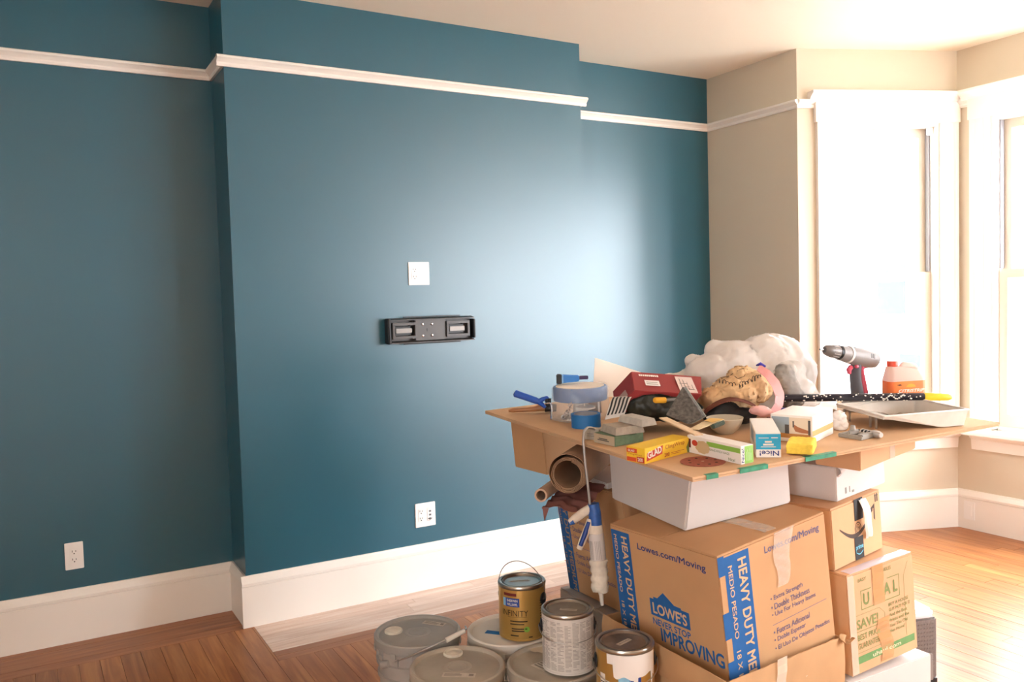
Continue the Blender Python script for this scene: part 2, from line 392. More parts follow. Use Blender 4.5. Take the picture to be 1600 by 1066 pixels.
# ------------------------------------------------------------------ plates and the bracket on the wall
def wall_m(x, y, z): return frame((x, y, z), (1, 0, 0), (0, 0, 1))      # local x along the wall, y up, z into the room
def plate(label, m, w, h, duplex, jacks=(), blank=False, cat='outlet'):
    t = thing('outlet_plate', label, cat, m)
    MB().box(-w/2, -h/2, 0, w/2, h/2, .006).build('cover_plate', PLASTIC, t, bevel=.002)
    for cx in duplex:
        f = MB().box(cx-.017, -.034, .006, cx+.017, .034, .0075).build('receptacle', PLASTIC, t, bevel=.0008)
        sl = MB()
        for cy in (-.019, .019):
            sl.box(cx-.0085, cy-.001, .0068, cx-.006, cy+.008, .0082); sl.box(cx+.006, cy-.001, .0068, cx+.0085, cy+.007, .0082)
            sl.lathe([(.0028, .0068), (.0028, .0082)], 10, M4.Translation((cx, cy-.008, 0)))
        sl.build('slots', DARK, f)
    for cx in jacks:
        f = MB().box(cx-.017, -.034, .006, cx+.017, .034, .0075).build('data_insert', PLASTIC, t, bevel=.0008)
        sl = MB().box(cx-.006, .012, .0068, cx+.006, .022, .0083).box(cx-.006, -.008, .0068, cx+.006, .002, .0083).lathe([(.006, .0068), (.006, .011)], 12, M4.Translation((cx, -.024, 0))).box(cx-.012, -.026, .0068, cx+.012, -.022, .0082)
        sl.build('jacks', mat('grey jack', '6b6c70', .5), f)
    return t
plate('white duplex outlet on the dark recess wall above the skirting', wall_m(.155, YR, .405), .078, .127, (0,))
plate('white double plate with one duplex outlet above the black bracket', wall_m(1.835, YC, 1.703), .120, .122, (-.026,), cat='outlet')
plate('white double plate with outlet and cable jacks low on the chimney wall', wall_m(1.826, YC, .405), .118, .129, (-.026,), (.026,))
mm = frame((XW-.020, 3.145, .122), (0, -1, 0), (0, 0, 1))
t = thing('outlet_plate', 'blank white outlet plate set in the skirting of the bay', 'outlet', mm)
MB().box(-.036, -.058, 0, .036, .058, .006).build('cover_plate', PLASTIC, t, bevel=.002)
MB().box(-.017, -.033, .006, .017, .033, .009).build('insert', PLASTIC, t, bevel=.001)

BLK = mat('black bracket steel', '4a4745', .42, .3, bump=.05, bscale=120); BLK2 = mat('black bracket plastic', '1a1a1c', .45)
CHROME = mat('bright steel', 'c9c9cb', .25, 1)
t = thing('tv_bracket', 'black steel television wall bracket with folded arms on the chimney wall', 'wall bracket', wall_m(1.888, YC, 1.403))
b = MB().box(-.24, -.062, 0, .24, .062, .012)
b.build('wall_plate', BLK, t, bevel=.003)
MB().box(-.105, -.055, .012, .075, .055, .048).build('center_housing', BLK, t, bevel=.004)
for z0 in (-.066, .054): MB().prism([(0, 0), (.045, 0), (.045, .004), (.008, .012), (0, .012)], (-.245, z0, .012), (.245, z0, .012), (0, 0, 1), (0, 1, 0)).build('rail', BLK, t, bevel=.001)
for z0 in (-.074, .068): MB().box(-.16, z0, .02, .17, z0+.005, .03).build('hook_strip', BLK2, t)
for x0, x1 in ((-.235, -.095), (.075, .215)):
    f = MB().box(x0, -.042, .012, x1, -.028, .058).box(x0, .028, .012, x1, .042, .058).box(x0, -.028, .012, x0+.014, .028, .058).box(x1-.014, -.028, .012, x1, .028, .058).build('arm_housing', BLK, t, bevel=.002)
    for z0 in (-.023, .008): MB().box(x0+.018, z0, .02, x1-.035, z0+.014, .046).build('arm_link', BLK2, f, bevel=.002)
    MB().box(x0+.02, -.012, .046, x1-.03, .012, .054).build('arm', mat('grey bracket arm', '8a8580', .45, .4), f, bevel=.002)
    MB().box(x1-.034, -.026, .014, x1-.016, .026, .03).build('pivot', BLK2, f)
for x in (-.062, -.008):
    for y in (-.03, .03): MB().lathe([(.006, .048), (.006, .052), (.003, .0535)], 12, M4.Translation((x, y, 0))).build('bolt', CHROME, t, smooth=40)
MB().box(-.038, -.008, .048, -.034, .008, .0495).build('level_slot', BLK2, t)
MB().box(-.258, -.068, 0, -.242, .066, .058).build('end_cap', BLK2, t, bevel=.005); MB().box(.242, -.055, .0, .252, .05, .055).build('end_cap', BLK2, t, bevel=.003)

# ------------------------------------------------------------------ outside, seen washed out through the glass
GR = mat('pale paving outside', 'b9b6ae', .9)
struct('ground', MB().box(4, -25, -4.2, 60, 30, -4.0), GR)
SIDING = mat('pale blue siding', '353b42', .9, spec=.05); ROOFM = mat('pale roof shingles', '9a9ea4', .9, spec=.05); HW = mat('house white', 'e4e6ea', .7); WGL = mat('house window glass', '28303b', .6, spec=.05)
def house(label, x0, y0, x1, y1, eave, ridge, wins, col):
    t = thing('house', label, 'house', M4.Translation((x0, y0, -4.0))); w_, d_ = x1-x0, y1-y0
    mb = MB(); z = 0
    while z < eave: mb.prism([(0, 0), (-.03, 0), (0, .25)], (0, 0, z), (0, d_, z), (1, 0, 0), (0, 0, 1)); z += .25
    mb.box(0, 0, 0, w_, d_, eave); mb.build('siding', col, t)
    MB().prism([(-.5, eave-.1), (d_/2, ridge), (d_+.5, eave-.1), (d_+.5, eave+.1), (d_/2, ridge+.25), (-.5, eave+.1)], (-.4, 0, 0), (w_+.4, 0, 0), (0, 1, 0), (0, 0, 1)).build('roof', ROOFM, t)
    MB().prism([(0, eave), (d_, eave), (d_/2, ridge)], (0, 0, 0), (.1, 0, 0), (0, 1, 0), (0, 0, 1)).build('gable', col, t)
    for (ya, za, wa, ha) in wins:
        f = MB().box(-.1, ya-.1, za-.1, .0, ya+wa+.1, za+ha+.1).build('window', HW, t); MB().box(-.12, ya, za, -.1, ya+wa, za+ha).build('pane', WGL, f)
house('pale blue sided house seen faintly through the bay front glass', 11, -1.5, 19, 5.2, 6.3, 9.2, [(4.4, 4.2, .7, 1.3), (1.5, 4.2, .9, 1.3)], SIDING)
house('washed out white house seen faintly through the angled bay glass', 12.5, 7.0, 20, 14.5, 6.7, 8.4, [(.8, 5.15, .5, .8), (1.6, 5.15, .5, .8), (3.4, 5.15, .5, .8), (4.3, 5.15, .8, .8), (.9, 3.2, .8, 1.3)], HW)
# ------------------------------------------------------------------ cardboard boxes
CARD = mat('brown cardboard', 'c69c72', .75, spec=.2, var=.05, vscale=5, bump=.12, bscale=30)
CARD2 = mat('pale brown cardboard', 'd4aa82', .75, spec=.2, var=.06, vscale=6, bump=.12, bscale=30)
CARD3 = mat('dull brown cardboard', 'bf986f', .78, spec=.2, var=.08, vscale=7, bump=.2, bscale=22)
WCARD = mat('white carton', 'd2ccc8', .6, spec=.3, var=.02, vscale=4, bump=.1, bscale=18)
INK = mat('blue print', '2b64a3', .7, spec=.2, var=.06, vscale=40); INKD = mat('dark blue lettering', '3f4a80', .7, spec=.2); INKV = mat('faded violet lettering', '6c6787', .7, spec=.2)
GREEN = mat('green print', '6f9a62', .7, spec=.2, var=.08, vscale=30); GREENT = mat('olive green lettering', '86905a', .7, spec=.2)
BLACKI = mat('black print', '1d1c1e', .6); TAPE = film('clear packing tape', 'f2e6d2', .38, .18); WTAPE = mat('white paper tape', 'f1ece4', .5, bump=.3, bscale=40)
OCH = mat('tan lettering', 'd9b38a', .7)

def carton(name, label, m, a, b, h, card, flaps=True, group=None, tape=True, seam='x'):
    """closed carton: local x from 0 to b (front face y = 0), y from 0 to a, z from 0 to h"""
    t = thing(name, label, 'box', m, group)
    MB().box(0, 0, 0, b, a, h-(.004 if flaps else 0)).build('body', card, t, bevel=.003)
    if flaps:
        g = .0012
        if seam == 'x':
            MB().box(.001, .001, h-.0038, b-.001, a/2-g, h).build('flap', card, t, bevel=.0012); MB().box(.001, a/2+g, h-.0038, b-.001, a-.001, h-.0006).build('flap', card, t, bevel=.0012)
            if tape: MB().box(-.0006, a/2-.024, h, b+.0006, a/2+.024, h+.0005).box(-.0012, a/2-.024, h-.09, -.0006, a/2+.024, h+.0005).build('tape', TAPE, t)
        else:
            MB().box(.001, .001, h-.0038, b/2-g, a-.001, h).build('flap', card, t, bevel=.0012); MB().box(b/2+g, .001, h-.0038, b-.001, a-.001, h-.0006).build('flap', card, t, bevel=.0012)
            if tape: MB().box(b/2-.024, -.0006, h, b/2+.024, a+.0006, h+.0005).box(b/2-.024, -.0012, h-.11, b/2+.024, -.0006, h+.0005).build('tape', TAPE, t)
    return t
def box_m(N, yaw, tx, ty, h):       # N = top near corner; returns the frame with its origin h below
    u = V((cos(yaw), sin(yaw), 0)); v = V((sin(yaw), -cos(yaw), 0)); n = V((0, 0, 1))
    ax = V((tx, ty, 0)); R3 = M4.Rotation(ax.length, 3, ax.normalized()) if ax.length > 1e-6 else M4.Identity(3)
    u, v, n = R3 @ u, R3 @ v, R3 @ n
    m = M4((v, u, n)).transposed().to_4x4(); m.translation = V(N)-n*h; return m

def moving_print(t, a, b, h):
    Fs, Ff = side_face(a), front_face()
    st = MB(); le = MB(); td = MB(); tb = MB()
    # side face: stripe, address line, roof emblem, slogan
    k = a/.457
    st2 = MB(); st2.rect(.004*k, .0, .086*k, h-.016, Fs)
    st2.build('printed_stripe', INK, t)
    le.text('HEAVY DUTY MEDIUM', .05*k, h-.03, .40*k, .028*k, Fs, -pi/2, .018, lift=.0009); le.text('MEDIO PESADO', .016*k, h-.03, .19*k, .0135*k, Fs, -pi/2, .01, lift=.0009); le.text('18 X 18 X 16', .016*k, h-.25*k, .14*k, .0135*k, Fs, -pi/2, .012, lift=.0009)
    td.text('Lowes.com/Moving', .125*k, h-.062*k, .285*k, .027*k, Fs, 0, .014)
    roof = [(.155, .152), (.155, .205), (.172, .205), (.172, .212), (.19, .212), (.218, .236), (.262, .209), (.29, .209), (.29, .204), (.322, .204), (.322, .152)]
    tb.poly([(x*k, y*h/.406) for x, y in roof], Fs)
    le.text("LOWE'S", .166*k, .160*h/.406, .145*k, .036*k, Fs, 0, .02, lift=.0009)
    tb.text('NEVER STOP', .160*k, .124*h/.406, .160*k, .021*k, Fs, 0, .018); tb.text('IMPROVING', .19*k, .078*h/.406, .255*k, .043*k, Fs, 0, .02)
    # front face
    k = b/.457
    f2 = MB().rect(.024*k, .0, .098*k, h-.012, Ff)
    for z in (.025, .165, .345): f2.rect(0, z*h/.406, .0245*k, (.055 if z > .3 else .075)*h/.406, Ff)
    f2.build('printed_stripe', INK, t)
    le.text('HEAVY DUTY MEDIUM', .075*k, h-.03, .43*k, .034*k, Ff, -pi/2, .018, lift=.0009); le.text('MEDIO PESADO', .036*k, h-.04, .21*k, .0165*k, Ff, -pi/2, .01, lift=.0009); le.text('18 X 18 X 16', .036*k, h-.285*k, .16*k, .0175*k, Ff, -pi/2, .012, lift=.0009)
    fv = MB(); fv.text('Lowes.com/Moving', .185*k, h-.055*k, .24*k, .028*k, Ff, 0, .012)
    for i, (s, w_) in enumerate((('• Extra Strength', .14), ('• Double Thickness', .168), ('• Use For Heavy Items', .193))): fv.text(s, .19*k, (.210-.024*i)*h/.406, w_*k, .018*k, Ff, 0, .006)
    fv.rect(.19*k, .142*h/.406, .24*k, .0014, Ff)
    for i, (s, w_) in enumerate((('• Fuerza Adicional', .158), ('• Doble Espesor', .138), ('• El Uso De Objetos Pesados', .245))): fv.text(s, .19*k, (.112-.025*i)*h/.406, w_*k, .018*k, Ff, 0, .006)
    fv.build('printed_lines', INKV, t); td.build('printed_address', INKD, t); tb.build('printed_emblem', INK, t); le.build('stripe_lettering', OCH, t)

# big moving box of the middle of the stack
h = .406; mL = box_m((1.593, 1.673, .835), rad(92.4), rad(-.3), rad(-6.4), h)
t = carton('moving_box', 'brown moving box with blue stripes and roof emblem, slumped into the open carton', mL, .457, .457, h, CARD, tape=False)
moving_print(t, .457, .457, h)
MB().grid(lambda u, v: (.215+.05*u+.004*sin(9*v), .02+.42*v, h+.0012+.001*sin(30*v+5*u)), 4, 24, .0006).build('tape', TAPE, t)
MB().grid(lambda u, v: (.222+.085*u*(.55+.45*v)+.006*sin(8*v), -.0022-.002*abs(sin(14*v+3*u)), h-.16*(1-v)), 6, 16, .0006).build('torn_tape', WTAPE if 0 else film('wrinkled white tape', 'f3e7da', .24, .3), t)

# second moving box, behind it towards the chimney
s = 1.12; N2 = (1.58*s, 2.073*s, 1.54217-(1.54217-.932)*s); h2 = .406*s
mL2 = box_m(N2, rad(85), rad(-3.9), rad(-5.8), h2)
t = carton('moving_box', 'brown moving box standing behind the caulking gun, mostly hidden by the big moving box', mL2, .457*s, .457*s, h2, CARD, tape=False)
Fs = side_face(.457*s); st = MB().rect(.006, 0, .078, h2-.008, Fs); st.build('printed_stripe', INK, t)
le = MB(); le.text('HEAVY DUTY MEDIUM', .044, h2-.012, .44, .03, Fs, -pi/2, .018, lift=.0009); le.text('MEDIO PESADO', .014, h2-.03, .16, .014, Fs, -pi/2, .01, lift=.0009); le.text('18 X 18 X 16', .014, h2-.24, .15, .014, Fs, -pi/2, .01, lift=.0009); le.build('stripe_lettering', mat('dull tan lettering', 'a98a6c', .7), t)
fv = MB(); fv.text('Lowes.com/Moving', .022, h2-.075, .3, .03, Fs, 0, .012)
for i, (q, w_) in enumerate((('• Extra Strength', .16), ('• Double Thickness', .2), ('• Use For Heavy Items', .24), ('• Fuerza Adicional', .19), ('• Doble Espesor', .165), ('• El Uso De Objetos Pesados', .29))): fv.text(q, .09, h2-.17-.032*i-(.04 if i > 2 else 0), w_, .02, Fs, 0, .006)
fv.rect(.03, h2-.262, .3, .0015, Fs); fv.build('printed_lines', INKV, t)

# open carton on the floor under the big moving box
t = thing('open_carton', 'open worn brown carton on the floor with torn rim and black print', 'box', M4.Translation((1.565, 1.612, 0)))
w_, d_, hh = .54, .57, .51
SKEW = lambda mb: setattr(mb, 'v', [V((p.x+.03*p.y-.03*p.x*p.y, p.y+.122*p.x*(1-p.y/2), p.z)) for p in mb.v]) or mb
def rim(x): return hh+.006-.022*x/w_
wall = MB()
wl = .006
for (x0, y0, x1, y1) in ((0, 0, w_, wl), (0, d_-wl, w_, d_), (0, wl, wl, d_-wl), (w_-wl, wl, w_, d_-wl)):
    wall.hexa([(x0, y0, .004), (x1, y0, .004), (x1, y1, .004), (x0, y1, .004), (x0, y0, rim(x0)), (x1, y0, rim(x1)), (x1, y1, rim(x1)), (x0, y1, rim(x0))])
SKEW(wall).build('walls', CARD3, t, bevel=.0015)
SKEW(MB().box(wl, wl, .004, w_-wl, d_-wl, .010)).build('base', CARD3, t)
# folded-down flaps hugging the outside of the rim, ragged at the edge
def flap(P, ex, ey, L, drop, seed):
    ex, ey = V(ex), V(ey)
    fn = lambda u, v: V(P)+ex*(u*L)+ey*(.0015+.006*sin(pi*v)+.0012*mnoise.noise(V((u*9, v*4, seed))))+V((0, 0, -drop*v*(1+.10*mnoise.noise(V((u*7, seed, 1))))+(.001+.004*mnoise.noise(V((u*13, seed, 3))) if v == 0 else 0)+rim((P[0]+ex.x*u*L))-hh))
    return MB().grid(fn, 30, 6, .003)
SKEW(flap((0.002, -.001, hh+.004), (1, 0, 0), (0, -1, 0), w_-.004, .16, 1)).build('folded_flap', CARD3, t, smooth=50)
SKEW(flap((-.001, d_-.002, hh+.004), (0, -1, 0), (-1, 0, 0), d_-.004, .085, 2)).build('folded_flap', CARD3, t, smooth=50)
SKEW(MB().grid(lambda u, v: (w_-.008+.030*v*cos(u*5)*.8+.008*u, .004+.03*(u-.5)+.010*sin(7*v)-.022, rim(w_)-.004+.012*sin(6*u+3*v)*v+.006*v), 8, 8, .002)).build('torn_corner', CARD3, t, smooth=60)
Ff = frame((0, 0, 0), (1, 0, 0), (0, 0, 1))
def on_flap(mb):        # the print follows the bulge of the folded flap
    mb.v = [V((p.x, p.y-.0035-.006*sin(pi*min(1, max(0, (hh-p.z)/.16))), p.z)) for p in mb.v]
pr = MB()
for r0, r1 in ((.052, .046), (.040, .034)):
    q = [(.118+r0*cos(a*pi/20), .385+r0*sin(a*pi/20)) for a in range(41)]+[(.118+r1*cos(a*pi/20), .385+r1*sin(a*pi/20)) for a in range(40, -1, -1)]
    for i in range(40): pr.poly([q[i], q[i+1], q[80-i], q[81-i]], Ff, .0008)
for i in range(30):
    x0, x1 = .05+.47*i/30, .05+.47*(i+1)/30; zz = lambda x: .43+.06*x+.02*sin(x*5)
    pr.poly([(x0, zz(x0)), (x1, zz(x1)), (x1, zz(x1)+.003), (x0, zz(x0)+.003)], Ff, .0008)
pr.rect(.505, .28, .003, .17, Ff, .0008)
pr.text('UPD', .30, .375, .155, .062, Ff, .08, .0, lift=.0008)
on_flap(pr); SKEW(pr).build('printed_marks', mat('worn black print', '34302d', .7), t)
wp = MB().text('UPD', .304, .377, .147, .057, Ff, .08, -.03 if 0 else 0, lift=.0013); on_flap(wp); SKEW(wp).build('lettering_fill', mat('white print', 'e7dfd3', .6), t)
SKEW(MB().grid(lambda u, v: (.20+.045*u+.004*sin(9*v), -.0125-.001*sin(20*v), .37+.155*v), 3, 14, .0005)).build('tape', TAPE, t)

# white carton on the big moving box
nL = mL.to_3x3() @ V((0, 0, 1)); topP = mL @ V((0, 0, h+.003))
wN, wL, wR = [on_plane(px, py, topP, nL) for px, py in ((1070, 831), (956, 780), (1237, 786))]
BN = V((1.53, 1.693, 1.056)); BN_n = V((-.0329, -.0208, .9992)).normalized()      # board: near corner and its normal
BT = .013
def under(P): return P.z, (BN.z-BT-.001)-((P.x-BN.x)*BN_n.x+(P.y-BN.y)*BN_n.y)/BN_n.z
wB = wL+wR-wN
t = thing('white_carton', 'plain white carton directly under the near corner of the cardboard sheet', 'box', M4.Translation(wN))
lean = {0: V((.022, -.012, 0)), 1: V((.0, .012, 0)), 2: V((-.012, .0, 0)), 3: V((0, 0, 0))}
lo = [wN, wR, wB, wL]; hi = []
for p, k in zip(lo, (0, 1, 3, 2)):
    q = p+lean[k]; hi.append(V((q.x, q.y, under(q)[1])))
MB().hexa([p-wN for p in lo]+[p-wN-V((0, 0, .004)) for p in hi]).build('body', WCARD, t, bevel=.006, seg=3, smooth=40)
c = sum(hi, V())/4-wN
MB().hexa([(p-wN)*.985+c*.015+V((0, 0, -.004)) for p in hi]+[(p-wN)*.985+c*.015 for p in hi]).build('lid', WCARD, t, bevel=.001)

# printed mover's box
mU = box_m((2.178, 1.719, .657), rad(89.6), rad(-1.0), rad(-3.4), .326)
t = carton('moving_box', 'small brown moving box with green stripe and savings tag print', mU, .416, .326, .326, CARD2, tape=False)
Ff = front_face()
pr = MB().rect(.012, .032, .30, .024, Ff); pr.build('printed_stripe', GREEN, t)
g = MB(); g.text('SAVE!', .032, .142, .105, .032, Ff, 0, .02); g.rect(.03, .134, .115, .002, Ff); g.text('BEST PRICE', .034, .106, .108, .019, Ff, 0, .014); g.text('GUARANTEED', .034, .078, .112, .019, Ff, 0, .014)
ol = [(.024, .066), (.15, .066), (.17, .088), (.17, .165), (.145, .188), (.024, .188)]
for i in range(6):
    p, q = V(ol[i]), V(ol[(i+1) % 6]); e = (q-p).normalized(); n_ = V((-e.y, e.x))*.0012
    g.poly([p, q, q+n_, p+n_], Ff)
for i, (q, w_) in enumerate((('BUY A HOUSE', .10), ('GUY PAYS FOR IT', .108), ('And the Best', .092), ('Prices and the', .10), ('You The Old', .09), ('Her Home!', .075))):
    g.text(q, .19, .178-.0175*i, w_, .011, Ff, 0, .01)
for (x0, y0, x1, y1) in ((.06, .20, .25, .203), (.06, .26, .11, .263), (.06, .20, .063, .262), (.247, .20, .25, .272), (.19, .27, .25, .273)): g.rect(x0, y0, x1-x0, y1-y0, Ff)
g.text('U', .07, .212, .03, .04, Ff, 0, .03); g.text('A L', .17, .218, .07, .042, Ff, 0, .03); g.text('EASY', .05, .292, .04, .011, Ff, 0, .01); g.text('HANDLES', .15, .297, .062, .012, Ff, 0, .01)
g.rect(.272, .06, .0015, .2, Ff); g.rect(.272, .26, .0015, .05, Ff, rot=-.5)
g.build('printed_lines', GREENT, t)
MB().text('uhaul.com', .10, .037, .14, .014, Ff, 0, .012, lift=.0009).build('stripe_lettering', mat('pale print', 'e8dcb8', .7), t)
MB().grid(lambda u, v: (.118+.055*u, -.0018-.0012*sin(11*v), .20+.126*v), 3, 10, .0005).grid(lambda u, v: (.135+.06*u+.01*sin(6*v), -.0018-.0015*sin(15*v+u), .01+.14*v), 4, 12, .0005).build('tape', film('tan packing tape', 'dcae78', .55, .2), t)
MB().grid(lambda u, v: (.02+.30*u, .002+.036*v, .3270+.012*v*(1-v)*sin(pi*u)+.0006*sin(20*u)), 16, 5, .0012).build('loose_tape', film('loose violet white tape', 'e6dde6', .75, .25), t)
for z0, z1 in ((.004, .322),): MB().box(.0, -.0014, z0, .03, -.0008, z1).build('edge_tape', TAPE, t)

# shipping box with the curved arrow
zU = lambda P: (mU @ V((0, 0, .328))).z+(P.x-2.178)*math.tan(rad(3.4))-(P.y-1.719)*math.tan(rad(1.0))*-1
tU = mU @ V((0, 0, .3290)); nU = mU.to_3x3() @ V((0, 0, 1))
aN, aR = on_plane(1304, 893, tU, nU), on_plane(1379.7, 856, tU, nU)
ex = (aR-aN).normalized(); ey = nU.cross(ex).normalized()
mA = M4((ex, ey, nU)).transposed().to_4x4(); mA.translation = aN
wA = (aR-aN).length; hA = .2
t = carton('shipping_box', 'brown shipping box with a black curved arrow and peeling tape', mA, .30, wA, hA, CARD2, tape=False, seam='x')
ar = MB(); Ff = front_face() @ M4.Diagonal((wA/.345, 1, 1, 1))
for i in range(24):
    q = []
    for j, sgn in ((i, 0), (i+1, 0), (i+1, 1), (i, 1)):
        u = j/24; x = .05+.235*u; y = .125-.045*sin(pi*min(1, u*1.02))+.02*u
        q.append((x, y-(.013*sin(pi*(.08+.84*u))+.002)*sgn))
    ar.poly(q, Ff)
ar.poly([(.235, .135), (.30, .162), (.298, .151), (.255, .132)], Ff); ar.poly([(.30, .162), (.300, .105), (.291, .112), (.292, .152)], Ff)
for x in (.305, .318): ar.poly([(x, .165), (x+.008, .165), (x+.008, .185), (x+.011, .185), (x+.004, .194), (x-.003, .185), (x, .185)], Ff)
ar.build('printed_arrow', mat('faded black print', '4a3a30', .7), t)
MB().box(.145*wA/.345, -.0016, .002, .205*wA/.345, -.0008, .075).build('printed_tape', BLACKI, t)
MB().box(.155*wA/.345, -.0016, .13, .215*wA/.345, -.0008, hA).build('printed_tape', BLACKI, t)
MB().text('prime', .149, .03, .052, .02, Ff, 0, .02, lift=.0022).build('tape_lettering', mat('light blue print', '6fc3dd', .6), t)
sm = MB()
for i in range(10):
    x0, x1 = .151+.048*i/10, .151+.048*(i+1)/10; yy = lambda x: .025-.009*sin(pi*(x-.151)/.048)
    sm.poly([(x0, yy(x0)), (x1, yy(x1)), (x1, yy(x1)+.003), (x0, yy(x0)+.003)], Ff, .0022)
sm.build('tape_arrow', MATS['light blue print'], t)
rg = MB()
for r0, r1, in ((.022, .019), (.014, .012)):
    for i in range(24):
        a, b_ = 2*pi*i/24, 2*pi*(i+1)/24; rg.poly([(.175+r0*cos(a), .102+r0*sin(a)), (.175+r0*cos(b_), .102+r0*sin(b_)), (.175+r1*cos(b_), .102+r1*sin(b_)), (.175+r1*cos(a), .102+r1*sin(a))], Ff)
rg.text('TM', .165, .095, .02, .014, Ff, 0, 0); rg.build('printed_seal', MATS['faded black print'], t)
MB().grid(lambda u, v: ((.182+.045*u+.03*v*v+.006*sin(8*v))*wA/.345, -.004-.016*sin(pi*v)-.004*sin(9*u), hA-.005-.135*v), 5, 14, .0008).build('peeling_tape', WTAPE, t, smooth=60)

# grey-white carton on the shipping box, then the flat brown box under the sheet
tA = mA @ V((0, 0, hA+.0008))
bN = on_plane(1309.5, 785, tA, nU); mB = mA.copy(); mB.translation = bN+ey*.004
hB = .112
t = thing('white_carton', 'white carton with a folded corner on top of the shipping box', 'box', mB)
bb, aB = .30, .27
MB().hexa([(0, 0, 0), (bb, 0, 0), (bb, aB, 0), (0, aB, 0), (.004, 0, hB), (bb, 0, hB-.012), (bb, aB, hB-.012), (.0, aB, hB)]).build('body', WCARD, t, bevel=.003)
MB().grid(lambda u, v: (.012+.10*u*(1-v*.3), -.002-.012*sin(pi*v)*(1-u), hB-.004*u-.032*v*(1-u)), 8, 6, .0015).build('torn_flap', WCARD, t, smooth=60)
MB().rect(.05, .016, .010, .02, front_face()).rect(.075, .016, .006, .02, front_face()).rect(.09, .012, .014, .008, front_face()).build('printed_symbols', mat('grey print', '8b8880', .7), t)
tB = mB @ V((0, 0, hB-.006)); cN = on_plane(1344, 737, tB+nU*.008, nU)
cx = (at(1449.5, 717.5, depth(cN)+.24)-cN); cx.z = 0; cx.normalize(); cy = V((-cx.y, cx.x, 0))
mC = M4((cx, cy, V((0, 0, 1)))).transposed().to_4x4(); mC.translation = cN
wC = .33; aC = .16; mC.translation = V((cN.x, cN.y, cN.z))
zt = [under(mC @ V(p))[1]-cN.z for p in ((0, 0, 0), (wC, 0, 0), (wC, aC, 0), (0, aC, 0))]
t = thing('flat_carton', 'flat light brown carton squeezed between white carton and cardboard sheet', 'box', mC)
lowz = .03
MB().hexa([(0, 0, 0), (wC, 0, lowz), (wC, aC, lowz), (0, aC, 0), (0, 0, zt[0]), (wC, 0, zt[1]), (wC, aC, zt[2]), (0, aC, zt[3])]).build('body', CARD2, t, bevel=.003)
MB().box(.17, -.0012, lowz*.6, .20, -.0004, zt[0]-.003).build('tape', TAPE, t)
MB().box(.002, -.001, .006, wC*.98, -.0003, .012).build('edge_tape', mat('dark tan tape', 'b98a54', .4), t) if 0 else None

# white carton with a handle hole under the printed box
lowU = min((mU @ V(p)).z for p in ((0, 0, 0), (.326, 0, 0), (0, .416, 0), (.326, .416, 0)))
mW = box_m((2.172, 1.70, lowU-.001), rad(89.6), 0, 0, lowU-.001)
t = thing('white_carton', 'white carton with a handle hole and blue label, lowest under the small moving box', 'box', mW)
hW = lowU-.001; bW = .40
zr = lambda x: hW+.0*x
MB().hexa([(0, 0, .003), (bW, 0, .003), (bW, .42, .003), (0, .42, .003), (0, 0, hW), (bW, 0, hW), (bW, .42, hW), (0, .42, hW)]).build('body', WCARD, t, bevel=.003)
lb = MB(); Ff = front_face()
for (x, y, w2, h2_) in ((.04, .17, .09, .004), (.04, .29, .09, .004), (.04, .17, .004, .124), (.126, .17, .004, .124)): lb.rect(x, y, w2, h2_, Ff)
lb.build('printed_label', INK, t)
MB().poly([(.19+.04*cos(a*pi/8)*(1.2 if cos(a*pi/8) > 0 else 1), .245+.022*sin(a*pi/8)) for a in range(16)], Ff, .0006).build('handle_hole', DARK, t)

# pale cardboard lying under the second moving box, and what holds the stack there
z2 = min((mL2 @ V((x, y, 0))).z for x in (0, .51) for y in (0, .51))
mG = M4.Translation((mL2.translation.x-.03, mL2.translation.y-.02, 0)) @ M4.Rotation(rad(-5), 4, 'Z')
t = carton('grey_carton', 'dusty grey carton on the floor under the second moving box', mG, .56, .55, z2-.002, mat('dusty grey carton', 'b4aaa2', .75, var=.06, vscale=6, bump=.2, bscale=25), tape=False)

# pitted tool case standing behind the boxes
q = at(1440, 1062, 3.28); mT = frame((q.x, q.y, 0), (.95, -.32, 0), (.32, .95, 0))
t = thing('step_box', 'pitted grey plastic step box with a pale lid standing behind the white carton', 'box', mT)
PIT = mat('pitted grey plastic', '78706c', .55, bump=.9, bscale=160, var=.15, vscale=120)
MB().box(-.24, 0, .02, .07, .26, .262).build('body', PIT, t, bevel=.006)
dm = MB()
for i in range(10):
    for j in range(14):
        x, z = -.06+.0125*i, .03+.016*j
        dm.poly([(x-.004, z), (x, z-.003), (x+.004, z), (x, z+.003)], frame((0, 0, 0), (1, 0, 0), (0, 0, 1)), .002, .002)
tag(dm.build('raised_studs', PIT, t), kind='stuff')
MB().box(-.24, -.012, .10, .045, -.001, .125).box(.020, -.012, 0.02, .045, -.001, .10).build('frame_bar', mat('grey frame', '8d8884', .5), t, bevel=.003)
MB().box(-.245, -.006, .262, .055, .265, .30).build('lid', mat('pale lid', 'dfe4ea', .35), t, bevel=.012, seg=3)
MB().box(-.24, 0, 0, -.2, .26, .02).build('foot', BLK2, t)
MB().box(.03, 0, 0, .07, .26, .02).build('foot', BLK2, t)
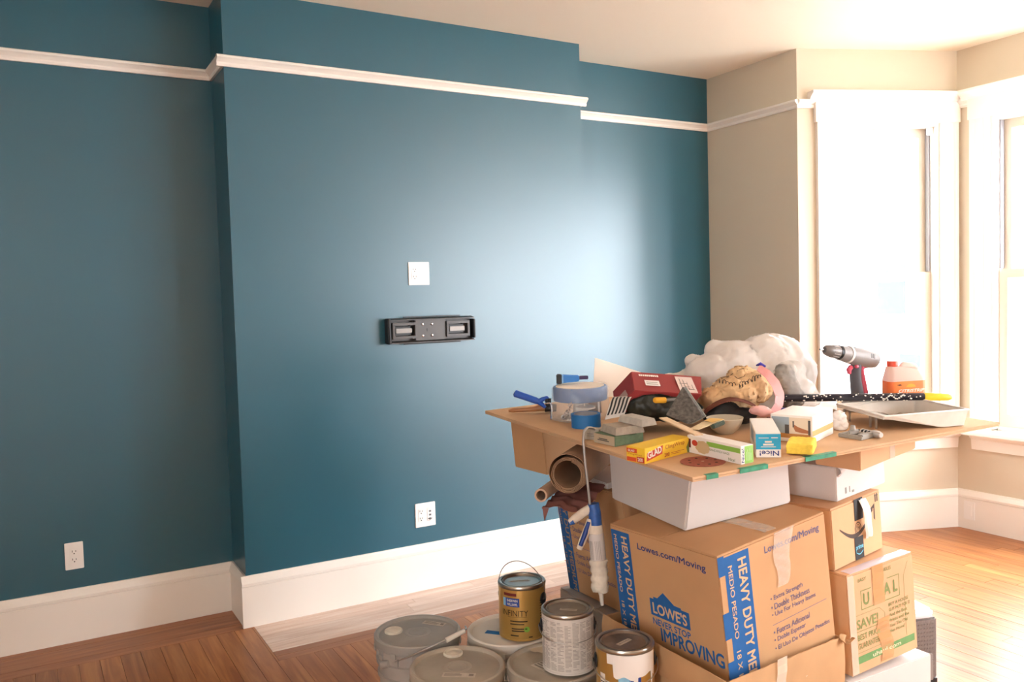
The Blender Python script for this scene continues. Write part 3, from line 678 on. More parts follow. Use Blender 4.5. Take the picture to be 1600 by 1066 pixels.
# ------------------------------------------------------------------ the cardboard sheet that serves as a table
BA, BB = 1.394, 1.256
BM = box_m(BN, rad(85.168), rad(1.1923), rad(-1.8865), 0); BNn = BM.to_3x3() @ V((0, 0, 1)); BU = BM.to_3x3() @ V((0, 1, 0)); BV = BM.to_3x3() @ V((1, 0, 0))
SHEET = mat('cardboard sheet', 'cda984', .8, spec=.2, var=.07, vscale=4, bump=.1, bscale=30); EDGE = mat('torn cardboard edge', '9a6a42', .9, var=.2, vscale=60)
t = thing('cardboard_sheet', 'doubled brown cardboard sheet laid across the boxes as a work top', 'cardboard', BM)
def sheet(z0, z1, inset, seed):
    mb = MB(); N_ = 60
    ring = []
    for (x0, y0, x1, y1) in ((0, 0, BB, 0), (BB, 0, BB, BA), (BB, BA, 0, BA), (0, BA, 0, 0)):
        for i in range(N_):
            u = i/N_; x, y = x0+(x1-x0)*u, y0+(y1-y0)*u; j = .0025*mnoise.noise(V((x*14, y*14, seed)))
            cx_, cy_ = BB/2, BA/2; k = (1-inset-j); ring.append((cx_+(x-cx_)*k, cy_+(y-cy_)*k))
    n = len(ring)
    return mb.add([(x, y, z0) for x, y in ring]+[(x, y, z1) for x, y in ring], [tuple(range(n))[::-1], tuple(range(n, 2*n))]+[(i, (i+1) % n, n+(i+1) % n, n+i) for i in range(n)])
sheet(-BT, -BT/2-.0012, .003, 1).build('lower_sheet', SHEET, t); sheet(-BT/2-.0012, -BT/2, .008, 1.5).build('dark_gap', mat('dark cardboard gap', '4c2c18', .9), t); sheet(-BT/2, 0, .001, 2).build('upper_sheet', SHEET, t)
for x0, x1 in ((.045, .085), (.16, .26), (.40, .52)):
    MB().box(x0, -.0026, -BT*.95, x1, -.001, -.0005).box(x0, -.0015, 0, x1, .012, .0005).build('green_tape', mat('green tape', '2f8a68', .5, var=.3, vscale=40), t)

def bpt(px, py, dz=0): return on_plane(px, py, BN+BNn*dz, BNn)
def bmat(P, yaw):       # frame standing on the sheet at P, heading yaw (degrees in plan)
    x = V((cos(rad(yaw)), sin(rad(yaw)), 0)); x = (x-BNn*x.dot(BNn)).normalized(); y = BNn.cross(x)
    m = M4((x, y, BNn)).transposed().to_4x4(); m.translation = P+BNn*.0006; return m
def dir_m(P, Q):        # x axis from P to Q on the sheet
    x = (Q-P); x = (x-BNn*x.dot(BNn)).normalized(); y = BNn.cross(x); m = M4((x, y, BNn)).transposed().to_4x4(); m.translation = P+BNn*.0006; return m
def height_for(P, py, n=None):
    n = n or BNn; return min((h/1000 for h in range(5, 400)), key=lambda h: abs(proj(P+n*h)[1]-py))
def edge_at(px):
    return BN+BU*min((i*BA/2000 for i in range(2001)), key=lambda s: abs(proj(BN+BU*s)[0]-px))

# ------------------------------------------------------------------ pails on the floor
def pail(label, x, y, body, lidm, yaw, cap=(.085, .4), lab=None, tape=False, drip=False, wire=True, H=.368, wide=1):
    t = thing('paint_pail', label, 'bucket', M4.Translation((x, y, 0)) @ M4.Rotation(rad(yaw), 4, 'Z'), 'five gallon pails on the floor' if 0 else None)
    s = wide
    pr = [(0, 0), (.128, 0), (.131, .004), (.139, .225), (.146, .228), (.146, .238), (.1395, .241), (.141, .272), (.150, .276), (.150, .288), (.142, .291), (.1425, .318), (.150, .322), (.150, .334), (.143, .337), (.1435, H-.02)]
    MB().lathe([(r*s, z) for r, z in pr], 48).build('body', body, t, smooth=35)
    gus = MB()
    for k in range(12):
        a = 2*pi*k/12; gus.box(-.003, .1405*s, .29, .003, .1485*s, .322); gus.v[-8:] = [M4.Rotation(a, 3, 'Z') @ p for p in gus.v[-8:]]
    gus.build('ribs', body, t)
    lp = [(.1445, H-.034), (.153, H-.034), (.155, H-.03), (.155, H-.004), (.152, H), (.147, H+.001), (.142, H-.002), (.138, H-.010), (.134, H-.0105), (.124, H-.010), (.120, H-.0085), (.05, H-.0085), (.048, H-.0075), (.046, H-.0085), (.034, H-.0085), (.032, H-.0075), (.03, H-.0085), (0, H-.0085)]
    l = MB().lathe([(r*s, z) for r, z in lp], 48, caps=False).build('lid', lidm, t, smooth=30)
    tabs = MB()
    for k in range(16):
        a = 2*pi*(k+.5)/16; tabs.box(-.010, .1535*s, H-.046, .010, .1565*s, H-.028); tabs.v[-8:] = [M4.Rotation(a, 3, 'Z') @ p for p in tabs.v[-8:]]
    tabs.build('lid_tabs', lidm, l)
    if cap:
        r, a = cap; cm_ = M4.Translation((r*cos(a), r*sin(a), 0))
        MB().lathe([(.033, H-.009), (.033, H-.003), (.030, H-.0005), (.026, H-.001), (.024, H-.003), (.012, H-.003), (.008, H-.001), (0, H-.001)], 28, cm_, caps=False).build('spout_cap', mat('cream plastic cap', 'd9d2c2', .5, var=.08, vscale=60), t, smooth=40)
    if lab:
        lx, ly, lw, lh, la = lab; fm = M4.Translation((lx, ly, H-.0085)) @ M4.Rotation(la, 4, 'Z')
        b = MB().rect(0, 0, lw, lh, fm, .0011).build('lid_label', mat('stained paper label', 'cfc6b8', .7, var=.1, vscale=50), t)
        tx = MB()
        for i in range(3): tx.rect(.006, lh*(.2+.25*i), lw*random.uniform(.45, .7), lh*.11, fm, .0018)
        tx.rect(lw*.8, lh*.25, lw*.14, lh*.5, fm, .0018); tx.build('label_print', mat('faint grey print', '8f887d', .7), t)
    return t
PG = mat('dusty grey plastic', 'aaa49c', .55, var=.10, vscale=9, bump=.12, bscale=50); PLID = mat('dusty grey lid', 'a09e98', .5, var=.12, vscale=7, bump=.15, bscale=70, rvar=.1)
PLID2 = mat('dusty tan lid', 'aca394', .55, var=.14, vscale=9, bump=.2, bscale=70); PW = mat('off white plastic', 'e0dacf', .5, var=.05, vscale=8); PT = mat('tan grey plastic', 'b5ada2', .55, var=.1, vscale=9)
def view_yaw(x, y): return math.degrees(math.atan2(-y, -x))         # heading from a thing to where the viewer stands
def on_lid(px, py, x, y, yaw, H=.36):
    p = on_z(px, py, H); return M4.Rotation(-rad(yaw), 3, 'Z') @ V((p.x-x, p.y-y, 0))
def pail_at(label, x, y, body, lidm, capx, labx, **k):
    yaw = view_yaw(x, y)+90; cap = None; lab = None
    if capx: c_ = on_lid(*capx, x, y, yaw); cap = (c_.length, math.atan2(c_.y, c_.x))
    if labx:
        a, b = on_lid(*labx[0], x, y, yaw), on_lid(*labx[1], x, y, yaw); e = b-a; lab = (a.x, a.y, e.length, labx[2], math.atan2(e.y, e.x))
    return pail(label, x, y, body, lidm, yaw, cap, lab, **k)
p1 = pail_at('grey pail with wire handle lying on its lid, nearest the hearth strip', 1.174, 2.76, PG, PLID, (615, 987), ((659, 974.5), (692, 979), .03))
p2 = pail_at('grey dusty pail with a printed label along its lid edge', 1.165, 2.42, PG, PLID2, (708, 1022), ((690, 1058), (742, 1059), .03))
p3 = pail_at('off white pail that carries the paint can with the raised handle', 1.46, 2.585, PW, PW, None, None)
p4 = pail_at('tan grey pail that carries the paint can in grey printed label', 1.44, 2.265, PT, PLID2, None, ((829, 1040), (850, 1050), .05))
p5 = pail_at('pale pail that carries the paint-dripped gold can', 1.385, 1.935, PW, PW, None, None)
tp = MB(); a = on_lid(757, 990, 1.46, 2.585, 0); b_ = on_lid(783, 993, 1.46, 2.585, 0)
fm = M4.Translation((a.x, a.y, .3600)) @ M4.Rotation(math.atan2((b_-a).y, (b_-a).x), 4, 'Z')
BTAPE = mat('blue masking tape', '1d6fb0', .55, bump=.2, bscale=90)
o = MB().rect(0, 0, .075, .028, fm, .0012).build('tape_strip', BTAPE, p3); o.matrix_world = p3.matrix_world @ (p3.matrix_world.inverted() @ M4.Translation((1.46, 2.585, 0)))
# handle of the first pail, lying across the lid rim
Wr = mat('galvanised wire', 'b9b6b0', .35, .9)
inv = p1.matrix_world.inverted()
pts = [at(606, 1038, 2.93), at(640, 1026, 2.865), at(680, 1008, 2.86), at(700, 998, 2.875), at(722, 988, 2.90), at(729, 983, 2.93), at(727, 979, 2.96)]
MB().tube([inv @ p for p in pts], .0032, 8).build('wire_handle', Wr, p1, smooth=60)
e0, e1 = inv @ at(697, 1001, 2.873), inv @ at(726, 986, 2.905)
MB().tube([e0, e0.lerp(e1, .5), e1], [.009, .0085, .008], 12).build('handle_grip', mat('white plastic grip', 'ddd8ce', .5), p1, smooth=50)
MB().tube([inv @ at(598, 1039, 2.94), inv @ at(609, 1038, 2.92)], .014, 12).build('handle_ear', PG, p1, smooth=50)
# dried paint on the fourth pail
inv = p4.matrix_world.inverted()
d0 = inv @ on_z(843, 1015, .36)
MB().poly([(d0.x+(.028+.014*mnoise.noise(V((a*1.3, 2, 0))))*cos(a*pi/9)*1.2, d0.y+(.028+.018*mnoise.noise(V((a*1.1, 5, 0))))*sin(a*pi/9)) for a in range(18)], M4.Translation((0, 0, .3606)), .0012).build('dried_paint', mat('cream dried paint', 'cfc3ad', .6), p4)

# ------------------------------------------------------------------ gallon cans standing on the pails
STEEL = mat('tin plate', 'b5b1a8', .28, 1, var=.1, vscale=20); GOLD = mat('gold printed tin', 'c9a35c', .33, .6, var=.06, vscale=3); DLID = mat('dull tin lid', 'a19a8c', .5, .6, var=.18, vscale=16, bump=.1)
RC, HC_ = .083, .190
def can(label, x, y, z, bodym, lidm, ears, bail, lean=0, rec=True):
    t = thing('paint_can', label, 'paint can', M4.Translation((x, y, z)))
    MB().lathe([(.0, .003), (RC-.004, .003), (RC-.002, 0), (RC+.001, .001), (RC+.001, .006), (RC, .007), (RC, HC_-.012)], 48, caps=False).build('body', bodym, t, smooth=30)
    MB().lathe([(RC, HC_-.013), (RC+.002, HC_-.010), (RC+.002, HC_-.004), (RC, HC_), (RC-.005, HC_+.001), (RC-.010, HC_-.001), (RC-.011, HC_-.006), (RC-.014, HC_-.006)], 48, caps=False).build('rim', STEEL, t, smooth=40)
    l = MB().lathe([(RC-.013, HC_-.007), (RC-.014, HC_-.002), (RC-.017, HC_-.001), (RC-.020, HC_-.004), (RC-.022, HC_-.006), (0, HC_-.006)], 48, caps=False).build('lid', lidm, t, smooth=35)
    a = rad(ears)
    for k in (0, pi):
        em = M4.Rotation(a+k, 4, 'Z') @ M4.Translation((RC-.001, 0, HC_-.055)) @ M4.Rotation(pi/2, 4, 'Y')
        MB().lathe([(.021, 0), (.021, .003), (.016, .006), (.007, .007), (.005, .010), (0, .010)], 20, em, caps=False).build('ear', mat('black plastic ear', '17171a', .45), t, smooth=40)
    e = V((cos(a), sin(a), 0)); s = V((-sin(a), cos(a), 0)); c_ = V((0, 0, HC_-.055)); R = RC+.010
    pts = []
    for i in range(25):
        th = pi*i/24; rr = R*(1.0 if bail[1] is None else 1)
        up = sin(th); q = c_+e*(R*cos(th)); dr = V((0, 0, 1))*cos(rad(bail[0]))+s*sin(rad(bail[0]))
        pts.append(q+dr*(bail[1] or R*1.25)*up**.8)
    MB().tube(pts, .0016, 6).build('wire_handle', Wr, t, smooth=60)
    lm_ = M4.Translation((0, 0, HC_-.006)) @ M4.Rotation(math.atan2(-y, -x)+pi/2, 4, 'Z')
    return t, lm_
def facing(x, y): return math.atan2(-y, -x)
def lid_label(t, lm_, x, y, w_, h_, rot):
    MB().rect(x, y, w_, h_, lm_, .0008, rot).build('lid_label', mat('worn paper label', 'c9bfae', .6), t)
    MB().rect(x+w_*.08*cos(rot)-h_*.4*sin(rot), y+w_*.08*sin(rot)+h_*.4*cos(rot), w_*.84, h_*.2, lm_, .0014, rot).build('label_print', mat('faint grey print', '8f887d', .7), t)
x, y = 1.477, 2.525; f = facing(x, y)
t, lm_ = can('gold paint can with blue badge and its wire handle standing up', x, y, .3695, GOLD, STEEL, math.degrees(f)+62, (-6, .125))
lid_label(t, lm_, -.045, -.008, .075, .012, .12)
k = MB(); k.cyl_text('INFINITY', -.078, .088, .098, .020, RC, f, .0); k.cyl_rect(-.055, .084, .07, .0008, RC, f)
for i, (xx, yy, ww) in enumerate(((-.045, .068, .062), (-.045, .058, .05), (-.04, .042, .055), (-.04, .034, .045), (-.045, .018, .03), (.02, .012, .014))): k.cyl_rect(xx, yy, ww, .004, RC, f)
k.build('printed_lettering', mat('dark brown print', '35270f', .5), t)
MB().cyl_rect(-.062, .120, .052, .030, RC, f).build('badge', mat('badge blue', '254a9c', .4), t); MB().cyl_text('SHERWIN', -.056, .137, .040, .009, RC, f, .02, .001).cyl_text('WILLIAMS.', -.056, .124, .040, .009, RC, f, .02, .001).build('badge_lettering', mat('white print', 'eeeae2', .6), t)
MB().cyl_rect(-.074, .121, .011, .028, RC, f).build('badge_edge', mat('pale blue print', '8cc3e0', .5), t); MB().cyl_rect(-.07, .157, .05, .010, RC, f).build('top_band', mat('dark red print', '6d2020', .5), t)
c0 = MB()
for i in range(1): c0.add([V(((RC+.0006)*cos(f+(.014+.010*cos(q*pi/8))/RC), (RC+.0006)*sin(f+(.014+.010*cos(q*pi/8))/RC), .042+.010*sin(q*pi/8))) for q in range(16)], [tuple(range(16))])
c0.build('green_seal', mat('lime print', '86b845', .5), t)
c1 = MB()
for i in range(9): c1.cyl_rect(.068, .06+.009*i, .032, .003, RC, f)
c1.build('side_print', MATS['dark brown print'], t)
x, y = 1.462, 2.214; f = facing(x, y)
NEWS = mat('grey printed paper label', 'd8d2ca', .75, var=.03, vscale=30)
t, lm_ = can('paint can wrapped in a grey printed paper label', x, y, .3695, NEWS, DLID, math.degrees(f)-86, (112, .088))
lid_label(t, lm_, -.025, -.012, .055, .015, -.2)
k = MB(); rr = random.Random(4)
for col in range(-4, 5):
    zz = .014
    while zz < .168:
        if rr.random() < .9: k.cyl_rect(col*.0245-.0105, zz, .021*rr.choice((1, 1, .85, .5)), .0016, RC, f, n=3)
        zz += .0042
k.build('label_print', mat('grey fine print', '98918b', .8), t)
p5x, p5y = 1.385, 1.935
x, y = 1.452, 1.905; f = facing(x, y)
t, lm_ = can('gold paint can with thick white paint run down its side', x, y, .3695, GOLD, mat('stained tin lid', '8a7d70', .4, .7, var=.5, vscale=12), math.degrees(f)-82, (122, .088))
lid_label(t, lm_, -.012, -.03, .055, .016, .9)
k = MB(); k.cyl_text('INFINITY', -.048, .060, .105, .021, RC, f, .0)
for xx, yy, ww in ((-.02, .048, .06), (-.025, .036, .08), (-.02, .026, .05)): k.cyl_rect(xx, yy, ww, .004, RC, f)
k.build('printed_lettering', MATS['dark brown print'], t)
MB().cyl_rect(-.02, .092, .035, .03, RC, f).build('badge_edge', MATS['pale blue print'], t); MB().cyl_rect(.012, .092, .034, .03, RC, f).build('badge', MATS['badge blue'], t)
MB().cyl_rect(-.082, .03, .02, .085, RC, f).build('side_panel', mat('white print', 'eeeae2', .6), t); k = MB()
for i in range(8): k.cyl_rect(-.08, .034+.008*i, .016, .003, RC, f, lift=.001, n=3)
k.build('side_print', MATS['dark brown print'], t)
def run_down(u, v):     # sheet of paint: wide at the top, ragged below
    s = -.052+.15*u; lowz = .118+.026*mnoise.noise(V((u*5, 1.7, 0)))-(.07 if .50 < u < .57 else 0)-(.09 if .9 < u < .95 else 0)
    if u < .12: lowz = .15
    z = HC_-.012-(HC_-.012-lowz)*v; R = RC+.0022-.0008*v
    return (R*cos(f+s/RC), R*sin(f+s/RC), z)
MB().grid(run_down, 60, 8, .0015).build('paint_drip', mat('white wall paint drip', 'efece7', .35), t, smooth=60)

# ------------------------------------------------------------------ rolls and paper under the edge of the sheet
nL2 = mL2.to_3x3() @ V((0, 0, 1)); T2 = mL2 @ V((0, 0, h2+.0006))
def top2(x, y): return T2.z-((x-T2.x)*nL2.x+(y-T2.y)*nL2.y)/nL2.z
RY = rad(40); ra = V((cos(RY), sin(RY), 0)); rp_ = V((sin(RY), -cos(RY), 0)); RE = at(887, 742, 2.82); RR = .067
mF = mL2.copy(); mF.translation = T2+(mL2.to_3x3() @ V((.012, .11, 0)))
flat_top = RE.z-RR-.012
t = thing('white_carton', 'flat white carton on the second moving box below the paper roll', 'box', mF)
hz = []
for p in ((0, 0, 0), (.30, 0, 0), (.30, .27, 0), (0, .27, 0)):
    q = mF @ V(p); hz.append(flat_top-q.z)
MB().hexa([(0, 0, 0), (.30, 0, 0), (.30, .27, 0), (0, .27, 0)]+[(p[0]-nL2.x*0, p[1], max(.008, h_)) for p, h_ in zip(((0, 0), (.30, 0), (.30, .27), (0, .27)), hz)]).build('body', WCARD, t, bevel=.003)
q = at(851, 690, 3.26)
mK = M4.Translation((q.x, q.y, 0)) @ M4.Rotation(rad(4), 4, 'Z'); wK, aK = .36, .22
zK = max(top2(*(mK @ V(p)).xy) for p in ((0.1, 0, 0), (wK, 0, 0), (wK, aK, 0), (0.1, aK, 0)))+.001
mK.translation.z = zK
t = thing('brown_carton', 'plain brown carton behind the paper roll at the far end of the sheet', 'box', mK)
cs = [V((.008, 0, 0)), V((wK, 0, 0)), V((wK, aK, 0)), V((.008, aK, 0))]
MB().hexa(cs+[V((p.x-(.02 if p.x < .1 else 0), p.y, under(mK @ p)[1]-zK)) for p in cs]).build('body', CARD, t, bevel=.003)

PAPER = mat('brown builder paper', 'a98b70', .8, spec=.2, var=.08, vscale=9, bump=.15, bscale=25); ROSIN = mat('red rosin paper', '8d5f58', .8, spec=.2, var=.18, vscale=8, bump=.25, bscale=25)
t = thing('paper_roll', 'thick brown paper roll poking out from under the cardboard sheet', 'paper roll', frame(RE, ra, V((0, 0, 1)).cross(ra)))
def spiral(u, v, r0, r1, turns, L, jit, sag=0):
    a = 2*pi*turns*u+1.9; r = r0+(r1-r0)*u
    x = L*v+(jit*mnoise.noise(V((a*2.1, r*200, 0))) if v == 0 else 0)
    return (x, r*cos(a), r*sin(a)+sag*u)
MB().grid(lambda u, v: spiral(u, v, .047, .060, 3.6, .44, .006), 150, 2, .0016).build('inner_turns', PAPER, t, smooth=70)
MB().grid(lambda u, v: spiral(u, v, .061, RR+.002, 1.12, .43, .005, .003), 60, 2, .0016).build('outer_turn', PAPER, t, smooth=70)
RT = at(845, 774.5, 2.84); RT2 = RT+ra*.4
t = thing('paper_tube', 'small pale cardboard tube beside the thick paper roll', 'tube', frame(RT, ra, V((0, 0, 1)).cross(ra)))
m_ = frame((0, 0, 0), (0, 1, 0), (0, 0, 1))
MB().lathe([(.0165, .36), (.0165, 0), (.0225, 0), (.0225, .36), (.0165, .36)], 32, m_, caps=False).build('tube_wall', mat('pale tube card', 'b9a08b', .7, spec=.2, var=.06, vscale=14), t, smooth=40)
# wrinkled red paper below both
o3 = RE-V((0, 0, RR+.004))
def rosin(u, v):        # u across, v away along the roll
    p = o3+rp_*(-.085+.15*u)+ra*(-.03+.34*v)
    fold = .0045*sin(38*v+7*u+3*mnoise.noise(V((u*4, v*3, 0))))*(1-.6*v)*(1 if v < .7 else .3)
    dropz = -.030*(1-v)**2*(.5+.8*abs(u-.35))-.004
    if u > .55: dropz -= .004*sin(20*v)
    return p+V((0, 0, fold+dropz-.015))
t = MB().grid(rosin, 22, 40, .001).build('rosin_paper', ROSIN, smooth=60); tag(t, 'crumpled red-brown paper hanging below the brown paper roll', 'paper')
MB().grid(lambda u, v: (rosin(.0+.14*u*(1-v), .02+.02*u)+V((0, 0, -.002-.045*v))+rp_*(.006*v)), 4, 5, .0008).build('torn_corner', ROSIN, t, smooth=60)

# ------------------------------------------------------------------ caulking gun hanging by its rod from the sheet edge
E0 = edge_at(914.5); dE = depth(E0)-.012
inv0 = M4.Translation(at(930, 800, dE-.005)); iv = inv0.inverted(); G = lambda px, py, dd=0: iv @ at(px, py, dE+dd)
t = thing('caulking_gun', 'paint-caked blue and white caulking gun hanging from the sheet edge', 'caulking gun', inv0)
ROD = mat('smeared steel rod', 'a9a7a4', .4, .6); GB = mat('blue gun plastic', '2a5da8', .45, var=.25, vscale=60); CAKE = mat('caked caulk', 'ddd3c3', .7, var=.08, vscale=40, bump=.9, bscale=70)
MB().tube([G(930, 672, .05), G(925, 669, .035), G(918, 668.5, .012), G(912.5, 674, -.002), G(911.5, 690, -.006), G(914, 720, -.006), G(918, 755, -.006), G(923, 800, -.004)], .0045, 10).build('plunger_rod', ROD, t, smooth=60)
MB().tube([G(927, 787), G(929, 800), G(931, 822)], [.019, .021, .021], 16).build('frame_cap', GB, t, smooth=50)
hd = [G(926, 792), G(912, 801), G(898, 811), G(890, 817)]
MB().tube(hd, [.012, .013, .012, .009], 10, squash=1.2).build('handle', CAKE, t, smooth=60); MB().tube([G(896, 814), G(889, 818)], [.0125, .008], 10).build('handle_tip', GB, t, smooth=60)
tr = [G(922, 812, -.004), G(917, 828, -.012), G(910, 846, -.014), G(905, 858, -.012)]
MB().tube(tr, [.010, .012, .012, .010], 10).build('trigger_frame', CAKE, t, smooth=60); MB().tube([G(920, 816, -.014), G(915, 832, -.022), G(907, 853, -.022)], [.006, .008, .007], 8).build('trigger', mat('dark blue trigger', '1d3f8a', .4), t, smooth=60)
ax = [G(930.5, 820), G(931, 833), G(933, 852), G(935, 874), G(936, 890), G(938, 908), G(938.5, 924)]
MB().tube([ax[0], ax[1]], [.023, .025], 24).build('barrel_collar', CAKE, t, smooth=60)
MB().tube(ax[1:4], .0255, 24).build('cartridge', WCARD, t, smooth=60)
cp = MB(); d_ = (ax[3]-ax[1]).normalized(); sd = d_.cross(V((cos(YAW), sin(YAW), 0))).normalized(); fr = sd.cross(d_)*1
if fr.dot(iv.to_3x3() @ _fw) > 0: fr = -fr
for i in range(8):
    a = -1.1+.2*i
    if i != 3: 
        q0 = ax[1].lerp(ax[3], .25)+(sd*sin(a)+fr*cos(a))*.0262; q1 = ax[1].lerp(ax[3], .95)+(sd*sin(a)+fr*cos(a))*.0262
        cp.tube([q0, q1], .0007, 4)
cp.build('printed_lines', mat('grey print', '8b8880', .7), t)
def cakef(me):
    for v in me.vertices: v.co += v.normal*(.0045*mnoise.fractal(v.co*55, 1, 2, 3))
mb = MB(); P_ = [ax[3].lerp(ax[6], i/14) for i in range(15)]; mb.tube(P_, [.028+.002*sin(i*1.7) for i in range(15)], 28); mb.build('caked_barrel', CAKE, t, smooth=80, crumple=cakef)
MB().tube([ax[6], G(939.5, 930), G(941, 946)], [.0095, .0075, .0055], 12).build('nozzle', mat('smeared white nozzle', 'e4ddd0', .5), t, smooth=60)
# ------------------------------------------------------------------ things lying on the cardboard sheet
from mathutils.bvhtree import BVHTree
def flatbox(Npx, Rpx, Lpx, toppy, dz=0, h=None, a=None, byL=False):
    N, R = bpt(*Npx, dz), bpt(*Rpx, dz); m = dir_m(N, R)
    if byL:
        y_ = bpt(*Lpx, dz)-N; a = y_.length; m = dir_m(N, N+y_.cross(BNn))
    w_ = (R-N).length; h = h or height_for(N, toppy)
    if a is None: a = (bpt(*Lpx, dz)-N).dot(m.to_3x3() @ V((0, 1, 0)))
    return m, w_, a, h
def small_box(name, label, cat, m, w_, a, h, bodym, bev=.0012):
    t = thing(name, label, cat, m); MB().box(0, 0, 0, w_, a, h).build('body', bodym, t, bevel=bev); return t
YEL = mat('yellow carton', 'f0c73a', .45, spec=.4); WCT = mat('white glossy carton', 'eeeae4', .4, spec=.4); REDI = mat('red print', 'c8402f', .5); WPR = MATS['white print']
# cling wrap carton
m, w_, a, h = flatbox((1008, 726), (1081, 706), (981, 720), 702)
t = small_box('cling_wrap_box', 'long yellow cling wrap carton with slanted red panel at the sheet edge', 'carton', m, w_, a, h, YEL)
Ff, Fs = front_face(), side_face(a); L_ = w_
MB().poly([(.03*L_, .14*h), (.36*L_, .40*h), (.375*L_, .95*h), (.045*L_, .66*h)], Ff).build('printed_panel', REDI, t)
MB().text('GLAD', .055*L_, .27*h, .30*L_, .46*h, Ff, math.atan2(.27*h, .33*L_), .03, .0012).build('panel_lettering', WPR, t)
k = MB(); k.text('ClingWrap', .42*L_, .55*h, .42*L_, .34*h, Ff, .02, .0); k.text('200', .40*L_, .12*h, .11*L_, .26*h, Ff, 0, .025); k.rect(.55*L_, .28*h, .28*L_, .03*h, Ff); k.rect(.55*L_, .18*h, .2*L_, .03*h, Ff); k.build('printed_lettering', mat('red brown print', 'b04a2c', .5), t)
MB().poly([(.90*L_, .02*h), (L_*.998, .02*h), (L_*.998, .9*h), (.93*L_, .75*h), (.88*L_, .4*h)], Ff).build('printed_picture', mat('avocado green print', '6f7d3a', .5), t)
k = MB().rect(.03*a, .05*h, .5*a, .27*h, Fs).rect(.03*a, .62*h, .55*a, .28*h, Fs); k.build('end_panel', mat('orange red print', 'd9552e', .5), t)
k = MB().rect(.56*a, .05*h, .40*a, .36*h, Fs); k.build('end_count_panel', REDI, t)
k = MB(); k.text('200', .62*a, .11*h, .28*a, .24*h, Fs, 0, .03, .001); k.text('GLAD', .1*a, .68*h, .36*a, .15*h, Fs, 0, .03, .001); k.build('end_lettering', WPR, t)
MB().text('ClingWrap', .1*a, .45*h, .75*a, .13*h, Fs, 0, 0).build('end_name', MATS['red brown print'], t)
m_cling, h_cling, w_cling, a_cling = m, h, w_, a
# green and white bag carton
m, w_, a, h = flatbox((1158, 727), (1177.5, 723), (1088, 704), 698)
t = small_box('snack_bag_box', 'small white and green carton lying behind the red sanding disc', 'carton', m, w_, a, h, WCT)
Ff, Fs = front_face(), side_face(a); LG = mat('leaf green print', '8cc152', .5)
k = MB().rect(.38*a, .60*h, .61*a, .26*h, Fs); k.rect(.30*w_, .02*h, .68*w_, .94*h, Ff); k.build('printed_band', LG, t)
MB().poly([(.30*a+.14*a*(1+.06*cos(9*q*pi/12))*cos(q*pi/12), .46*h+.36*h*(1+.06*cos(9*q*pi/12))*sin(q*pi/12)) for q in range(24)], Fs).build('printed_sandwich', mat('bread print', 'cdb58c', .6), t)
MB().poly([(.15*a+.055*a*cos(q*pi/9), .62*h+.17*h*sin(q*pi/9)) for q in range(18)], Fs, .0009).build('printed_dot', REDI, t)
MB().rect(.02*a, .3*h, .05*a, .5*h, Fs).build('printed_patch', mat('maroon print', '6b2a20', .5), t)
k = MB(); k.text('Nice!', .07*w_, .08*h, .8*h, .17*w_, Ff, pi/2, .02) if 0 else k.text('Nice!', .25*w_, .10*h, .75*h, .20*w_, Ff, pi/2, .01)
k.build('end_lettering', INKD, t)
k = MB(); k.text('SANDWICH BAGS', .44*a, .38*h, .36*a, .13*h, Fs, 0, .01); k.text('Nice!', .75*a, .10*h, .13*a, .16*h, Fs, pi, .01) if 0 else k.text('Nice!', .78*a, .08*h, .12*a, .17*h, Fs, 0, .02)
k.build('printed_lettering', mat('grey green print', '8e977c', .6), t)
k = MB()
for i in range(5): k.rect((.42+.09*i)*w_+.0, .16*h, .03*w_, (.5, .62, .45, .66, .4)[i]*h, Ff, .0009)
k.build('end_print', mat('pale green print', 'c9e3a6', .5), t)
# cyan bag carton
m, w_, a, h = flatbox((1181.5, 715.5), (1220.5, 715.5), None, 677, a=.1)
a = min((.06+.002*i for i in range(90)), key=lambda y: abs(proj(m @ V((0, y, h)))[1]-646))
t = small_box('freezer_bag_box', 'upright white carton with a cyan end panel and upside down dark lettering', 'carton', m, w_, a, h, WCT)
Ff = front_face(); Fs = side_face(a)
MB().rect(.0, .33*h, w_, .62*h, Ff).build('printed_panel', mat('cyan print', '22a5cd', .5), t)
k = MB(); k.text('Nice!', .92*w_, .28*h, .78*w_, .21*h, Ff, pi, .015); k.build('end_lettering', INKD, t)
k = MB(); k.rect(.36*w_, .60*h, .28*w_, .07*h, Ff, .0009); k.rect(.29*w_, .49*h, .42*w_, .07*h, Ff, .0009); k.rect(.2*w_, .42*h, .6*w_, .025*h, Ff, .0009); k.rect(.62*w_, .78*h, .27*w_, .035*h, Ff, .0009); k.rect(.12*w_, .78*h, .4*w_, .025*h, Ff, .0009); k.build('panel_print', WPR, t)
MB().rect(.25*a, .35*h, .4*a, .5*h, Fs).build('side_print', mat('faded blue print', '9fb6c4', .6), t)
